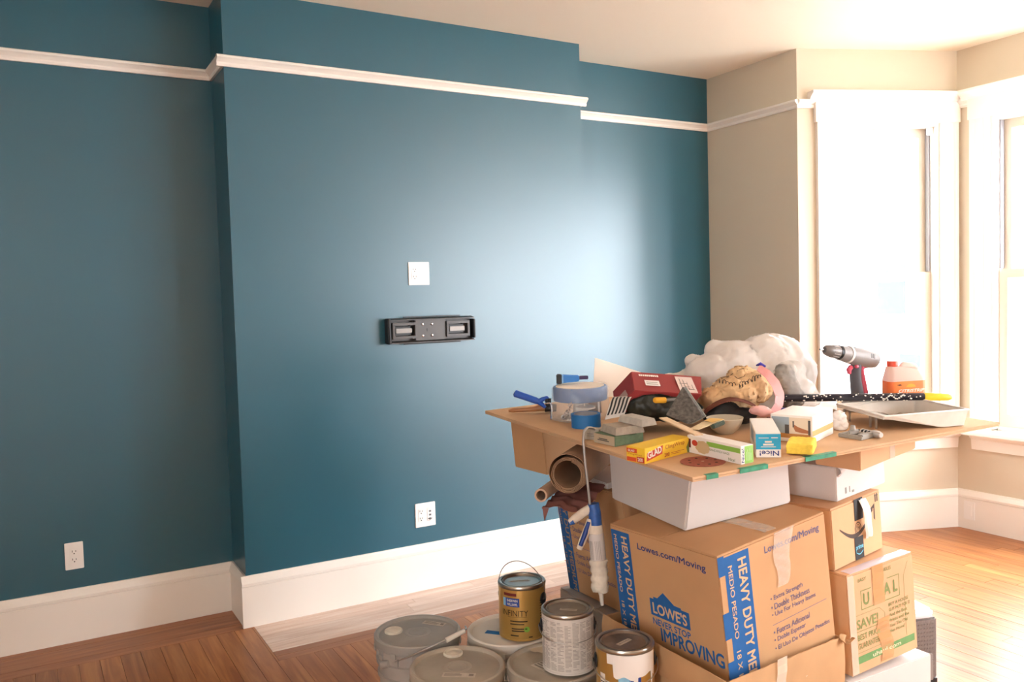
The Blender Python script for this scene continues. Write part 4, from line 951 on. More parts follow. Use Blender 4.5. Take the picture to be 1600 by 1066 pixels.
# white carton with a picture
m, w_, a, h = flatbox((1270, 694), (1302, 678), None, 652, a=.1)
a = min((.06+.002*i for i in range(120)), key=lambda y: abs(proj(m @ V((0, y, h)))[0]-1204))
t = small_box('picture_carton', 'white glossy carton with a printed photograph of a hand on its side', 'carton', m, w_, a, h, WCT)
Fs, Ff = side_face(a), front_face()
MB().rect(.03*a, .30*h, .42*a, .62*h, Fs).build('printed_panel', mat('grey blue print', '9fb0bd', .5), t)
MB().rect(.45*a, .30*h, .50*a, .62*h, Fs).build('printed_wall', mat('cream print', 'ddcfba', .5), t)
MB().rect(.03*a, .14*h, .92*a, .17*h, Fs, .0007).build('printed_table', mat('wood print', 'b98345', .5), t)
MB().poly([(.56*a, .52*h), (.60*a, .40*h), (.76*a, .36*h), (.93*a, .36*h), (.93*a, .46*h), (.78*a, .52*h), (.66*a, .58*h), (.57*a, .66*h)], Fs, .0009).build('printed_hand', mat('skin print', 'a86a45', .5), t)
MB().rect(.535*a, .55*h, .035*a, .24*h, Fs, .0011).rect(.90*a, .30*h, .055*a, .55*h, Fs, .0011).rect(.35*a, .30*h, .10*a, .34*h, Fs, .0011).build('printed_shapes', mat('dark grey print', '54504e', .5), t)
MB().rect(0, .26*h, w_, .2*h, Ff).build('brown_tape', mat('tan paper tape', 'd6a566', .6), t)
# yellow sponge
N, R = bpt(1228, 712), bpt(1271, 714); m = dir_m(N, R); w_ = (R-N).length
def holes(me):
    for v in me.vertices:
        d_ = mnoise.noise(v.co*130); v.co += v.normal*(.0022*d_)
mb = MB(); hS = .032; dS = .115
mb.grid(lambda u, v: (0, 0, 0), 1, 1) if 0 else None
def rbox(w_, d_, h_, r, n=(16, 12, 8)):   # finely divided box
    b = MB()
    b.grid(lambda u, v: (w_*u, 0, h_*v), n[0], n[2]); b.grid(lambda u, v: (w_*(1-u), d_, h_*v), n[0], n[2]); b.grid(lambda u, v: (0, d_*(1-u), h_*v), n[1], n[2]); b.grid(lambda u, v: (w_, d_*u, h_*v), n[1], n[2])
    b.grid(lambda u, v: (w_*u, d_*v, h_), n[0], n[1]); b.grid(lambda u, v: (w_*u, d_*(1-v), 0), n[0], n[1])
    for i, p in enumerate(b.v):
        q = V((min(max(p.x, r), w_-r), min(max(p.y, r), d_-r), min(max(p.z, r), h_-r))); dd = p-q
        b.v[i] = q+dd.normalized()*r if dd.length > 1e-7 else p
    return b
t = rbox(w_, dS, hS, .007).build('sponge', mat('yellow sponge', 'efd158', .9, spec=.1, var=.10, vscale=90, bump=.4, bscale=140), smooth=80, mw=m @ M4.Translation((0, 0, .003)), crumple=holes); tag(t, 'yellow sponge on the sheet edge in front of the picture carton', 'sponge')
# sanding disc
P = bpt(1098, 722); m = bmat(P, 30); t = thing('sanding_disc', 'round red-brown sanding disc with holes near the sheet corner', 'sanding disc', m)
rD = .0645; b = MB(); hs = [(.0, .0, .0045)]+[(.040*cos(q*pi/4), .040*sin(q*pi/4), .0042) for q in range(8)]
b.lathe([(0, 0), (rD-.001, 0), (rD, .0006), (rD-.0008, .0014), (0, .0014)], 48, caps=False).build('disc', mat('red sanding grit', '9a5440', .9, var=.15, vscale=160, bump=.5, bscale=300), t)
for i, (x, y, r) in enumerate(hs): MB().lathe([(r, .0008), (r, .0019), (0, .0019)], 12, M4.Translation((x, y, 0)), caps=False).build('hole', mat('grit hole', '3d211a', .9) if i else mat('pale hole', 'c9a68c', .9), t)
# bowl
P = bpt(1133, 677); sB = 57/2*depth(P)/F_PX
t = MB().lathe([(0, .0), (.45*sB, 0), (.5*sB, .003), (.72*sB, .015), (.9*sB, .034), (sB, .052), (.985*sB, .053), (.95*sB, .050), (.84*sB, .034), (.6*sB, .013), (.3*sB, .006), (0, .006)], 48, caps=False).build('bowl', mat('cream plastic bowl', 'cfc7b4', .45), smooth=60, mw=bmat(P, 0)); tag(t, 'cream round dipping bowl behind the snack carton', 'bowl')
# sanding blocks
SB = mat('grey sanding sponge', 'aaa295', .9, spec=.1, var=.1, vscale=60, bump=.6, bscale=250); SBG = mat('green grey sanding sponge', '6e8268', .9, spec=.1, var=.12, vscale=60, bump=.6, bscale=250)
def bevel_block(name, label, m, w_, a, h, mats, cut=.3):
    t = thing(name, label, 'sanding sponge', m); c_ = min(cut*h, .006)
    MB().hexa([(0, 0, 0), (w_, 0, 0), (w_, a, 0), (0, a, 0), (c_, c_, h), (w_-c_, c_, h), (w_-c_, a-c_, h), (c_, a-c_, h)]).build('foam_block', mats, t, bevel=.0015); return t
m, w_, a, h = flatbox((961, 699), (1006, 690), (937, 690), 683)
t = small_box('sanding_sponge', 'green-grey sanding block, bottom one of the stacked blocks', 'sanding sponge', m, w_, a, h, SBG, .002)
MB().rect(.001, .001, a-.002, h-.002, side_face(a)).build('end_label', mat('tan paper end', 'b7a88f', .8), t); MB().rect(.18*a, .35*h, .55*a, .09*h, side_face(a), .0009).rect(.25*a, .5*h, .4*a, .09*h, side_face(a), .0009).build('end_print', MATS['dark grey print'], t)
z1 = h+.001
m, w_, a, h = flatbox((962, 682), (1013, 678), (938, 674), 670, dz=z1, h=.024, byL=True); m.translation += BNn*0
bevel_block('sanding_sponge', 'grey slant-edged sanding block lying on the green-grey block', m, w_, a, h, SB)
z1 += h+.001
m, w_, a, h = flatbox((1003, 668), (1026, 664), (965, 659), 655, dz=z1, h=.022, byL=True)
bevel_block('sanding_sponge', 'pale grey slant-edged sanding block, topmost of the stack', m, w_, a, h, mat('pale sanding sponge', 'bdb7ac', .9, spec=.1, var=.08, vscale=60, bump=.6, bscale=250))
m, w_, a, h = flatbox((936, 689), (944, 686), (921, 684), 672)
t = small_box('sanding_sponge', 'small grey sanding block standing behind the wire hook', 'sanding sponge', m, max(w_, .03), a, h, SB, .0015)
MB().rect(.2*a, .3*h, .5*a, .1*h, side_face(a)).rect(.2*a, .5*h, .4*a, .1*h, side_face(a)).build('end_print', mat('grey print', '8b8880', .7), t)
# rolls of blue tape
P = bpt(916, 667); rT = 46/2*depth(P)/F_PX
t = thing('tape_roll', 'blue masking tape roll standing on end at the sheet edge', 'tape', bmat(P, 0))
MB().lathe([(rT*.80, 0), (rT, 0), (rT, .048), (rT*.80, .048), (rT*.80, 0)], 48, caps=False).build('tape', BTAPE, t, smooth=40); MB().lathe([(rT*.72, 0), (rT*.8, 0), (rT*.8, .0486), (rT*.72, .0486), (rT*.72, 0)], 48, caps=False).build('core', mat('paper core', '8f9199', .7), t, smooth=40)
P = bpt(908, 653); rW = 84/2*depth(P)/F_PX; hW_ = height_for(P, 601); dRe = depth(P)
t = thing('wrapped_reel', 'blue reel of tape still wrapped in crinkled clear film', 'tape', bmat(P, math.degrees(YAW)-90))
MB().lathe([(.3*rW, .55*hW_), (.97*rW, .55*hW_), (rW, .57*hW_), (rW, .93*hW_), (.97*rW, .96*hW_), (.3*rW, .96*hW_), (.3*rW, .55*hW_)], 48, caps=False).build('top_flange', BTAPE, t, smooth=40)
MB().lathe([(0, 0), (.75*rW, 0), (.75*rW, .06*hW_), (.28*rW, .08*hW_), (.28*rW, .55*hW_), (0, .55*hW_)], 32, caps=False).build('white_hub', mat('white reel plastic', 'e6e2da', .4), t, smooth=40)
MB().lathe([(.2*rW, .30*hW_), (.36*rW, .34*hW_), (.36*rW, .38*hW_), (.2*rW, .42*hW_)], 32, M4.Translation((.15*rW, -.42*rW, 0))).build('white_disc', MATS['white reel plastic'], t, smooth=40)
MB().box(-.2*rW, .28*rW, .05*hW_, .8*rW, .5*rW, .55*hW_).build('dark_core', BLACKI, t, bevel=.004)
for x in (.1, .62): MB().tube([(x*rW, -.55*rW, .03*hW_), (x*rW, -.55*rW, .56*hW_)], .004, 8).build('post', MATS['white reel plastic'], t, smooth=50)
MB().lathe([(0, .966*hW_), (.9*rW, .966*hW_), (.9*rW, .975*hW_), (0, .98*hW_)], 40, caps=False).build('top_label', mat('cream paper', 'e9dfcf', .6), t)
def filmf(u, v):
    a_ = 2*pi*u; z = hW_*1.0*(1-v); r = rW*(1.035-.04*(v < .05)+.05*v)
    r += rW*(.05*mnoise.noise(V((cos(a_)*4, sin(a_)*4, v*3)))+.035*mnoise.noise(V((cos(a_)*14, sin(a_)*14, v*7))))
    if v > .9: r += rW*.05*sin(23*a_)*(v-.9)*8
    return (r*cos(a_), r*sin(a_), max(.001, z))
MB().grid(filmf, 90, 24).build('clear_film', film('crinkled clear film', 'f4f1ee', .26, .12), t, smooth=180)
MB().grid(lambda u, v: (rW*(-.75+.35*u)+.012*mnoise.noise(V((u*9, v*9, 2))), -rW*(.95+.20*v)+.012*mnoise.noise(V((u*9, v*9, 7))), hW_*(.04+.5*u*(1-v))+.012*mnoise.noise(V((u*12, v*12, 4)))+.012), 14, 14).build('film_tail', film('crinkled film tail', 'efe6e0', .35, .15), t, smooth=180)
# blue tube on the reel
p0, p1_ = at(869.5, 592.6, dRe+.03), at(919, 591.6, dRe+.03)
ax = (p1_-p0).normalized(); m = frame(p0, ax, (0, 0, 1)); L = (p1_-p0).length
t = thing('sealant_tube', 'blue squeeze tube with a black cap lying on the wrapped reel', 'tube', m)
m_ = frame((0, 0, 0), (0, 1, 0), (0, 0, 1))
MB().box(0, -.019, -.014, .020, .019, .014).build('cap', BLK2, t, bevel=.003)
MB().hexa([(.024, -.015, -.014), (.088, -.009, -.014), (.088, -.009, .012), (.024, -.015, .012), (.024, .017, -.014), (.088, .013, -.014), (.088, .013, .012), (.024, .017, .012)]).build('tube_body', mat('bright blue plastic', '2f7fd0', .4), t, bevel=.003)
MB().box(.020, -.016, -.013, .026, .018, .013).build('neck', mat('light blue plastic', '8cc0ea', .4), t, bevel=.002); MB().box(.088, -.003, -.007, L, .011, .007).build('tip', mat('dark violet plastic', '40305a', .5), t, bevel=.002)
# blue roller frame handle and the wooden brush
dh = depth(bpt(850, 645))-.07; m = M4.Translation(at(842, 630, dh)); iv = m.inverted(); G = lambda px, py, dd=0: iv @ at(px, py, dh+dd)
t = thing('roller_frame', 'blue plastic roller handle with forked end pointing off the far end of the sheet', 'paint roller', m)
HB = mat('roller handle blue', '2a5fc2', .4)
MB().tube([G(805, 615, .04), G(812, 617.5, .035), G(828, 623, .015), G(838, 626.5, .005), G(843, 628.5)], [.0148, .0142, .0135, .0135, .0105], 16).build('handle', HB, t, smooth=60)
MB().tube([G(804.6, 614.8, .0405), G(805.4, 615.2, .0395)], .0115, 14).build('handle_hole', mat('dark blue hole', '16326e', .6), t)
MB().tube([G(841, 628), G(848, 624), G(855, 621.5), G(857, 622.5)], [.010, .009, .007, .005], 10).tube([G(841, 628), G(847, 632), G(852, 637)], [.010, .0085, .006], 10).build('fork', HB, t, smooth=60)
MB().tube([G(855, 623), G(856, 629)], .010, 10).tube([G(856, 626), G(861, 626)], .009, 10).build('collar', BLK2, t, smooth=50)
MB().tube([G(858, 627), G(861, 632), G(862, 642, -.01), iv @ (bpt(861, 657)+BNn*.004)], .0035, 8).build('wire_frame', CHROME, t, smooth=60)
p0, p1_ = bpt(795, 647.5), bpt(860, 645.5); pts = [(p0.lerp(p1_, s)+BNn*(r+.005)) for s, r in ((0, .009), (.1, .0105), (.35, .011), (.6, .0125), (.75, .017), (.88, .0175), (.93, .0165), (1, .0165))]
m = M4.Translation(pts[0]); iv = m.inverted(); rr_ = [.006, .0105, .011, .0125, .017, .0175, .0165, .0165]
t = thing('paint_brush', 'paint brush with turned wooden handle lying on the far end of the sheet', 'brush', m)
MB().tube([iv @ p for p in pts[:6]], rr_[:6], 14, squash=.8).build('handle', mat('varnished brush wood', 'a8744a', .4, var=.12, vscale=20, stretch=(1, 1, 1)), t, smooth=60)
MB().tube([iv @ p for p in pts[5:]], rr_[5:], 14).build('ferrule', mat('black ferrule', '1d1a1a', .4), t, smooth=60)
pe = iv @ pts[-1]; dr_ = (pts[-1]-pts[5]).normalized()
MB().tube([pe, pe+dr_*.012, pe+dr_*.025], [.016, .0165, .014], 12).build('bristles', mat('grey bristles', '5b5550', .9), t, smooth=60)
# white sheet of paper standing behind the reel
q0, q1 = bpt(926, 622), bpt(1012, 618)
def paperf(u, v):
    b = q0.lerp(q1, u); hh = (height_for(q0, 561)*(1-u)+height_for(q1, 586)*u); lean_ = V((cos(YAW), sin(YAW), 0))*(.05*v+.02*sin(pi*u)*v)
    return b+BNn*(hh*v+.0015)+lean_+R_*(.022*v*(1-u))
t = MB().grid(paperf, 10, 8, .0012).build('folded_paper', mat('creamy paper', 'efe4d6', .7, trans=.25), smooth=60); tag(t, 'cream sheet of stiff paper propped up behind the wrapped reel', 'paper')

# ---- lumps: bags, cloth, crumpled paper
def lump(name, balls, vox, mt, amp, freq, label=None, cat=None, parent=None, ridged=True, mw=None, seed=0, fine=0, sm=6, keep=(), faces=range(6)):
    mb = MB()
    for c_, r in balls: mb.ball(c_, r, 3)
    base = parent.matrix_world if parent is not None else ident()
    def cr(me):
        b = bmesh.new(); b.from_mesh(me)
        for _ in range(sm): bmesh.ops.smooth_vert(b, verts=b.verts, factor=.5, use_axis_x=True, use_axis_y=True, use_axis_z=True)
        b.to_mesh(me); b.free(); me.update()
        for v in me.vertices:
            p = v.co+V((seed, seed*.7, 0)); n1 = mnoise.noise(p*freq); 
            d_ = (1-abs(n1)*2.2) if ridged else n1
            d2 = 1-abs(mnoise.noise(p*freq*2.3+V((5, 1, 3))))*2.2 if ridged else mnoise.noise(p*freq*2.3)
            v.co += v.normal*(amp*(d_*.65+.35*d2)+fine*mnoise.noise(p*freq*7))
        bi = base.inverted()
        for v in me.vertices:
            q = base @ v.co
            for (im, lo_, hi_) in keep:          # keep soft things out of the hard ones they lie against
                l = im @ q; e = .002
                pen = [l[i]-lo_[i]+e for i in range(3)]+[hi_[i]-l[i]+e for i in range(3)]
                if min(pen) > 0:
                    k_ = min(faces, key=lambda i: pen[i]); l[k_ % 3] += -pen[k_] if k_ < 3 else pen[k_]; q = im.inverted() @ l
            dz_ = (q-BN).dot(BNn)
            if dz_ < .0015: q = q+BNn*(.0015-dz_)
            v.co = bi @ q
    o = mb.build(name, mt, parent, smooth=180, remesh=vox, crumple=cr, mw=mw)
    if label: tag(o, label, cat)
    return o
def ball_at(px, py, d, rx, ry, rz): return (at(px, py, d), (rx, ry, rz))
BAGW = mat('white thin plastic', 'ebe6e1', .3, trans=.35, spec=.6); BAGB = mat('black thin plastic', '23231f', .45, spec=.4, bump=.3, bscale=30, col2='33352a', vscale=14)
def flatten(balls): return balls
d0 = 3.22
lump('plastic_bag', [ball_at(1180, 600, d0, .19, .15, .10), ball_at(1205, 572, d0+.03, .15, .14, .12), ball_at(1150, 575, d0-.01, .12, .11, .10), ball_at(1235, 585, d0+.02, .09, .10, .10), ball_at(1195, 556, d0, .11, .10, .075), ball_at(1120, 582, d0-.03, .10, .09, .075), ball_at(1115, 547, d0, .036, .03, .034), ball_at(1096, 585, d0-.05, .06, .06, .055), ball_at(1080, 563, d0-.02, .026, .024, .022), ball_at(1135, 556, d0, .07, .07, .055)],   .0075, BAGW, .015, 9.5, 'large white plastic bag heaped up highest among the things on the sheet', 'bag', fine=.0015, sm=8)
lump('plastic_drop_cloth', [ball_at(1060, 606, 3.28, .11, .11, .055), ball_at(1045, 613, 3.25, .15, .12, .035), ball_at(1090, 603, 3.28, .11, .1, .07)], .0075, mat('white drop cloth', 'f0e9df', .5, trans=.2), .008, 16, 'folded white drop cloth behind the red box', 'drop cloth', seed=3)
# red box, tipped over on the black bag
A_, B_, C_, D_ = at(986, 580.5, 2.98), at(1096, 588.5, 3.0), at(1097, 617, 2.86), at(991, 610.5, 2.85)
dn = at(957, 612, 3.0)-A_; E_ = [p+dn for p in (A_, B_, C_, D_)]
m = frame(D_, C_-D_, A_-D_); iv = m.inverted(); q = [iv @ p for p in (D_, C_, B_, A_)]
X1, Y1 = (C_-D_).length, (iv @ A_).y; Z1 = -(iv @ E_[3]).z
t = thing('red_box', 'dark red carton with white label tipped on top of the black plastic', 'box', m)
RED = mat('dark red carton', '8e2f2f', .5, spec=.35, var=.06, vscale=8)
lo = [iv @ (p+dn) for p in (D_, C_, B_, A_)]
MB().hexa(lo+q).build('body', RED, t, bevel=.002)
tf = ident(); tf = M4.Translation((0, 0, 0))
MB().rect(.20*X1, .30*Y1, .22*X1, .27*Y1, tf, .001).build('label', mat('white label', 'e2dcd6', .6), t); k = MB()
for i in range(2): k.rect(.22*X1, (.36+.09*i)*Y1, .17*X1, .03*Y1, tf, .0016)
k.build('label_print', mat('grey print', '8b8880', .7), t)
MB().rect(.69*X1, .06*Y1, .26*X1, .80*Y1, tf, .001).build('drawing_panel', mat('pale pink panel', 'd6c1b8', .6), t); k = MB()
for x, y, ww, hh2 in ((.74, .25, .008, .5), (.79, .2, .008, .5), (.72, .5, .12, .012), (.76, .36, .1, .012), (.84, .2, .006, .4), (.83, .22, .09, .012), (.90, .22, .006, .24)): k.rect(x*X1, y*Y1, ww*X1, hh2*Y1, tf, .0016)
k.build('panel_drawing', MATS['dark grey print'], t)
MB().text('HARDWARE', .14*X1, .76*Y1, .30*X1, .10*Y1, tf, 0, .03, .001).build('lettering', WPR, t) if 0 else None
k = MB()
for i in range(10): k.rect((.14+.03*i)*X1, .77*Y1, (.022 if i % 3 else .026)*X1, .09*Y1, tf, .001)
k.build('lettering_blur', mat('white print', 'eeeae2', .6), t)
a0, a1, a2 = q[0], lo[0], lo[3]     # end panel
ef = frame(lo[0].lerp(q[0], .0), (q[0]-lo[0]), (lo[3]-lo[0])); ef.translation = lo[0]
if (ef.to_3x3() @ V((0, 0, 1))).x > 0: ef = frame(lo[0], lo[3]-lo[0], q[0]-lo[0])
MB().rect(.016, .012, .055, .05, ef, .0012).build('end_label', mat('grey pink label', 'a58f88', .6), t)
# black plastic under it
REDBOX = (iv, [min(p[i] for p in lo+q) for i in range(3)], [max(p[i] for p in lo+q) for i in range(3)])
lump('black_plastic_bag', [ball_at(1015, 630, 2.93, .10, .10, .06), ball_at(1050, 634, 2.92, .10, .09, .05), ball_at(985, 634, 2.98, .06, .06, .045), ball_at(1030, 641, 2.93, .12, .06, .03), ball_at(1050, 640, 2.88, .06, .06, .04)], .007, BAGB, .010, 22, 'crumpled black plastic sheeting under the red box', 'plastic sheeting', seed=8, keep=[REDBOX], faces=(1, 2))
# striped packet
S0 = at(946, 656, 2.84)
def stripf(u, v):
    a_ = 1.5*v; p = at(945+30*u+10*v, 656-6*u, 2.84-.02*u)
    return p+V((0, 0, 1))*(.075*sin(a_)*(1-.15*u))+_fw*(.05*(1-cos(a_)))+R_*(.015*v)
t = thing('striped_packet', 'curved packet with black and white stripes beside the stacked sanding blocks', 'packet', M4.Identity(4))
MB().grid(stripf, 12, 14, .0012).build('packet_sheet', mat('pale packet', 'cfcac2', .5), t, smooth=70)
k = MB()
for i in range(5):
    k.grid(lambda u, v, i=i: V(stripf((i+.25+.5*u+.12*sin(5*v))/5.2, .12+.78*v))-_fw*.0018+V((0, 0, .0006)), 2, 12)
k.build('stripes', mat('black stripe', '222222', .6), t, smooth=70)
# yellow capped marker
m = M4.Translation(at(1030, 626, 2.74)); iv = m.inverted(); t = thing('paint_marker', 'yellow capped marker poking out beside the dark sanding pad', 'marker', m)
MB().tube([iv @ at(1022.5, 625.5, 2.735), iv @ at(1024, 625.6, 2.737), iv @ at(1038, 625.5, 2.745), iv @ at(1040, 625.5, 2.746)], [.008, .0098, .0098, .009], 16).build('cap', mat('amber plastic', 'e0a52c', .4), t, smooth=50)
MB().tube([iv @ at(1040, 625.5, 2.746), iv @ at(1062, 624, 2.758)], .005, 12).build('barrel', mat('grey marker barrel', '77736e', .4), t, smooth=60)
# dark pad standing on its corner
q = [at(1074, 663, 2.635), at(1098, 650, 2.66), at(1066.5, 604, 2.72), at(1040, 648.5, 2.675)]; bk = R_*.014+_fw*.020-U_*.003
m = M4.Translation(q[0]); iv = m.inverted(); t = thing('sanding_pad', 'charcoal speckled sanding pad standing on its corner against the black plastic', 'sanding pad', m)
o = MB().hexa([iv @ p for p in q]+[iv @ (p+bk) for p in q]).build('pad', mat('charcoal grit', '45423f', .9, spec=.2, col2='6d6962', vscale=90, bump=.5, bscale=300), t, bevel=.002)
sd_ = MB().hexa([iv @ (p+bk*1.0) for p in q]+[iv @ (p+bk*1.35) for p in q]).build('foam_back', mat('olive foam', '78776a', .9, var=.1, vscale=60), t, bevel=.001)
# stirring stick
q0, q1 = at(1036, 654, 2.66), at(1092, 681, 2.42); top_c = (m_cling @ V((w_cling, a_cling/2, h_cling+.004)))
m = frame(q0, q1-q0, V((0, 0, 1)).cross(q1-q0)); L = (q1-q0).length
t = MB().box(0, -.014, 0, L, .014, .004).build('stir_stick', mat('pale stick wood', 'd9bd98', .7, var=.1, vscale=14, stretch=(1, 12, 12)), bevel=.001, mw=m); tag(t, 'flat wooden stirring stick across the end of the yellow carton', 'stick')
# smeared spreader by the bowl
q0, q1 = at(1084, 671, 2.58), at(1119, 657, 2.70); m = frame(q0, q1-q0, V((0, 0, 1)).cross(q1-q0)); L = (q1-q0).length
t = thing('paint_spreader', 'cream smeared spreader resting against the rim of the bowl', 'spreader', m)
MB().hexa([(0, -.016, -.001), (L, -.030, .004), (L, .024, .004), (0, .014, -.001), (0, -.016, .001), (L, -.030, .0055), (L, .024, .0055), (0, .014, .001)]).build('blade', mat('cream smeared blade', 'dcc9a2', .5, var=.1, vscale=30), t, bevel=.0006)
MB().poly([(L*.55, -.02), (L*.98, -.026), (L*.98, .02), (L*.7, .018)], M4.Translation((0, 0, .0045)), .0025).build('yellow_smear', mat('yellow smear', 'e0b765', .6), t)
MB().box(L*.45, -.035, -.010, L*.95, -.022, .004).build('handle', mat('dark green handle', '3f4f40', .5), t, bevel=.003)
# crumpled brown paper bag with handwriting, held by a pink band
TAN = mat('crumpled kraft paper', 'd9b589', .8, spec=.2, var=.06, vscale=12)
bagT = thing('paper_bag', 'crumpled tan paper bag with black handwriting in front of the white plastic bag', 'bag', M4.Translation(at(1150, 610, 3.0))); ivb = bagT.matrix_world.inverted()
db = 3.0
lb_ = [ball_at(1150, 612, db, .085, .08, .055), ball_at(1120, 625, db-.01, .055, .06, .042), ball_at(1180, 605, db, .055, .06, .055), ball_at(1160, 590, db+.02, .055, .05, .035), ball_at(1150, 626, db, .10, .06, .03)]
bag = lump('bag', [(ivb @ c_, r) for c_, r in lb_], .005, TAN, .013, 22, parent=bagT, seed=2, fine=.003, sm=3)
bv = BVHTree.FromPolygons([v.co.copy() for v in bag.data.vertices], [tuple(p.vertices) for p in bag.data.polygons])
def on_bag(px, py, lift=.0012):
    o_ = ivb @ CAM; d_ = ray(px, py).normalized(); h_ = bv.ray_cast(o_, d_)
    return (h_[0]-d_*lift) if h_[0] else None
k = MB()
rnd = random.Random(9)
def scrib(px, py, px2, py2, n, amp):
    run_ = []
    for i in range(n*8+1):
        s = i/(n*8); a_ = 2*pi*n*s
        p = on_bag(px+(px2-px)*s+amp*.45*cos(a_), py+(py2-py)*s-12*s*(1-s)*0+amp*sin(a_)*(1+.5*sin(7*s)))
        if p is not None: run_.append(p)
    if len(run_) > 2: k.tube(run_, .0011, 5)
scrib(1118, 592, 1148, 602, 6, 3.2); scrib(1155, 602, 1172, 596, 4, 3.6); scrib(1174, 594, 1192, 585, 4, 3.2)
for pl in ([(1148, 588), (1153, 592), (1163, 588), (1168, 577), (1160, 576), (1152, 580)], [(1128, 590), (1133, 585), (1139, 588), (1145, 584)], [(1157, 603), (1155, 607), (1160, 606)]):
    r_ = [on_bag(*p) for p in pl]; r_ = [p for p in r_ if p is not None]
    if len(r_) > 2: k.tube(r_, .0011, 5)
k.build('handwriting', mat('black marker ink', '2b211d', .7), bagT)
MB().tube([ivb @ at(1182, 571, 2.98), ivb @ at(1188, 569, 2.96), ivb @ at(1196, 573, 2.96)], [.003, .007, .004], 8).build('blue_tie', mat('violet blue plastic', '3c36a0', .4), bagT, smooth=60)
PINK = mat('pink ribbon', 'e9a6a2', .6, trans=.15)
pk = [(1185, 574, 2.82), (1200, 585, 2.79), (1212, 600, 2.765), (1219, 618, 2.745), (1217, 634, 2.73), (1207, 645, 2.71), (1192, 648, 2.69), (1180, 642, 2.70)]
pp = [at(a_, b_, c_+.13) for a_, b_, c_ in pk]
def ribbon(u, v):
    s = u*(len(pp)-1.001); i = int(s); f_ = s-i; c_ = pp[i].lerp(pp[i+1], f_); nx = (pp[i+1]-pp[i]).normalized().cross(_fw).normalized()
    return c_+nx*(.013+.006*sin(4*u))*(v-.5)*2+_fw*(.022*(v-.5))
t = MB().grid(ribbon, 36, 4, .0012).build('pink_ribbon', PINK, smooth=70); tag(t, 'wide pink ribbon looped round the side of the paper bag', 'ribbon')
lump('pink_tissue', [ball_at(1186, 641, 2.83, .035, .03, .012), ball_at(1196, 645, 2.82, .03, .03, .010)], .004, mat('pink tissue', 'e8b3ae', .7), .006, 40, 'crumpled pink tissue beside the loop of pink ribbon', 'tissue', seed=4)
# curved sheet of sandpaper with a dark bundle beneath
def arch(u, v):
    px = 1101+104*u; py = 648-23*sin(pi*min(1, u*1.05))**.8+7*u*u
    return at(px, py, 2.85)+V((cos(YAW-.2), sin(YAW-.2), 0))*(.08*v)+V((0, 0, .004*v))
t = MB().grid(arch, 24, 4, .0016).build('sandpaper_sheet', mat('dark red sandpaper', '6e3a28', .9, var=.12, vscale=80, bump=.3, bscale=300), smooth=60); tag(t, 'curled dark red sandpaper sheet arched in front of the paper bag', 'sandpaper')
lump('dark_cloth', [ball_at(1135, 644, 2.92, .062, .03, .034), ball_at(1160, 650, 2.92, .06, .03, .026), ball_at(1115, 650, 2.92, .04, .03, .024)], .005, mat('charcoal cloth', '3b3836', .8, bump=.3, bscale=80), .006, 35, 'bundled charcoal cloth under the curled sandpaper', 'cloth', seed=6)
# clear bag with grey cloth in it
clr = thing('clear_bag', 'clear plastic bag slumped over grey cloth beside the white plastic bag', 'bag', M4.Translation(at(1243, 600, 3.04))); ic = clr.matrix_world.inverted()
lump('grey_cloth', [(ic @ at(1226, 592, 3.05), (.035, .035, .045)), (ic @ at(1232, 605, 3.04), (.035, .035, .04)), (ic @ at(1224, 578, 3.06), (.025, .03, .02)), (ic @ at(1236, 622, 3.03), (.05, .045, .035))], .005, mat('grey felt cloth', '7d7a76', .9, bump=.5, bscale=60), .009, 35, parent=clr, seed=1)
lump('film', [(ic @ at(1232, 596, 3.05), (.06, .055, .062)), (ic @ at(1244, 612, 3.04), (.075, .06, .05)), (ic @ at(1256, 622, 3.05), (.065, .055, .035)), (ic @ at(1236, 578, 3.08), (.05, .05, .03))], .007, film('cloudy clear film', 'f3ede6', .28, .2), .010, 20, parent=clr, seed=5)
# loose white papers between picture carton and pole
g0 = [bpt(1205, 650), bpt(1312, 643)]
def sheets(u, v):
    p = bpt(1208+100*u, 650-18*v-4*u); return p+BNn*(.012+.02*abs(mnoise.noise(V((u*4, v*3, 1))))+.012*sin(pi*u))
t = MB().grid(sheets, 20, 8, .0012).build('loose_paper', mat('white loose paper', 'eee9e2', .7), smooth=70); tag(t, 'rumpled white paper lying behind the picture carton', 'paper')
t = MB().tube([bpt(1219, 640, .045), bpt(1223, 641, .045), bpt(1228, 640, .045)], [.006, .0085, .006], 10).build('blue_cap', MATS['violet blue plastic'], smooth=60); tag(t, 'small violet blue cap on the rumpled white paper', 'cap')

# ---- paint tray, pole, drill, jug
zr_ = .054
T1, T2_, T4 = bpt(1381, 651.5, zr_), bpt(1513, 640.5, zr_), bpt(1279, 634.5, zr_)
m = dir_m(T1, T2_); LT = (T2_-T1).length; WT = (T4-T1).dot(m.to_3x3() @ V((0, 1, 0))); 
t = thing('paint_tray', 'white paint-smeared roller tray on wire legs near the far corner of the sheet', 'paint tray', m)
TRAY = mat('paint smeared tray', 'e6e0d8', .4, var=.04, vscale=20, col2='dcd4ca'); PUT = mat('dried grey paint', 'b9ad9c', .7, var=.2, vscale=18, bump=.5, bscale=60)
pf = [(0, -.010), (.10*LT, -.014), (.66*LT, -.050), (.74*LT, -.0525), (.97*LT, -.0525), (LT, -.004)]
b = MB(); i_ = .010
for (x0, z0), (x1, z1) in zip(pf[:-1], pf[1:]):
    b.hexa([(x0, i_, z0), (x1, i_, z1), (x1, WT-i_, z1), (x0, WT-i_, z0), (x0, i_, z0+.0015), (x1, i_, z1+.0015), (x1, WT-i_, z1+.0015), (x0, WT-i_, z0+.0015)])
b.build('basin', TRAY, t)
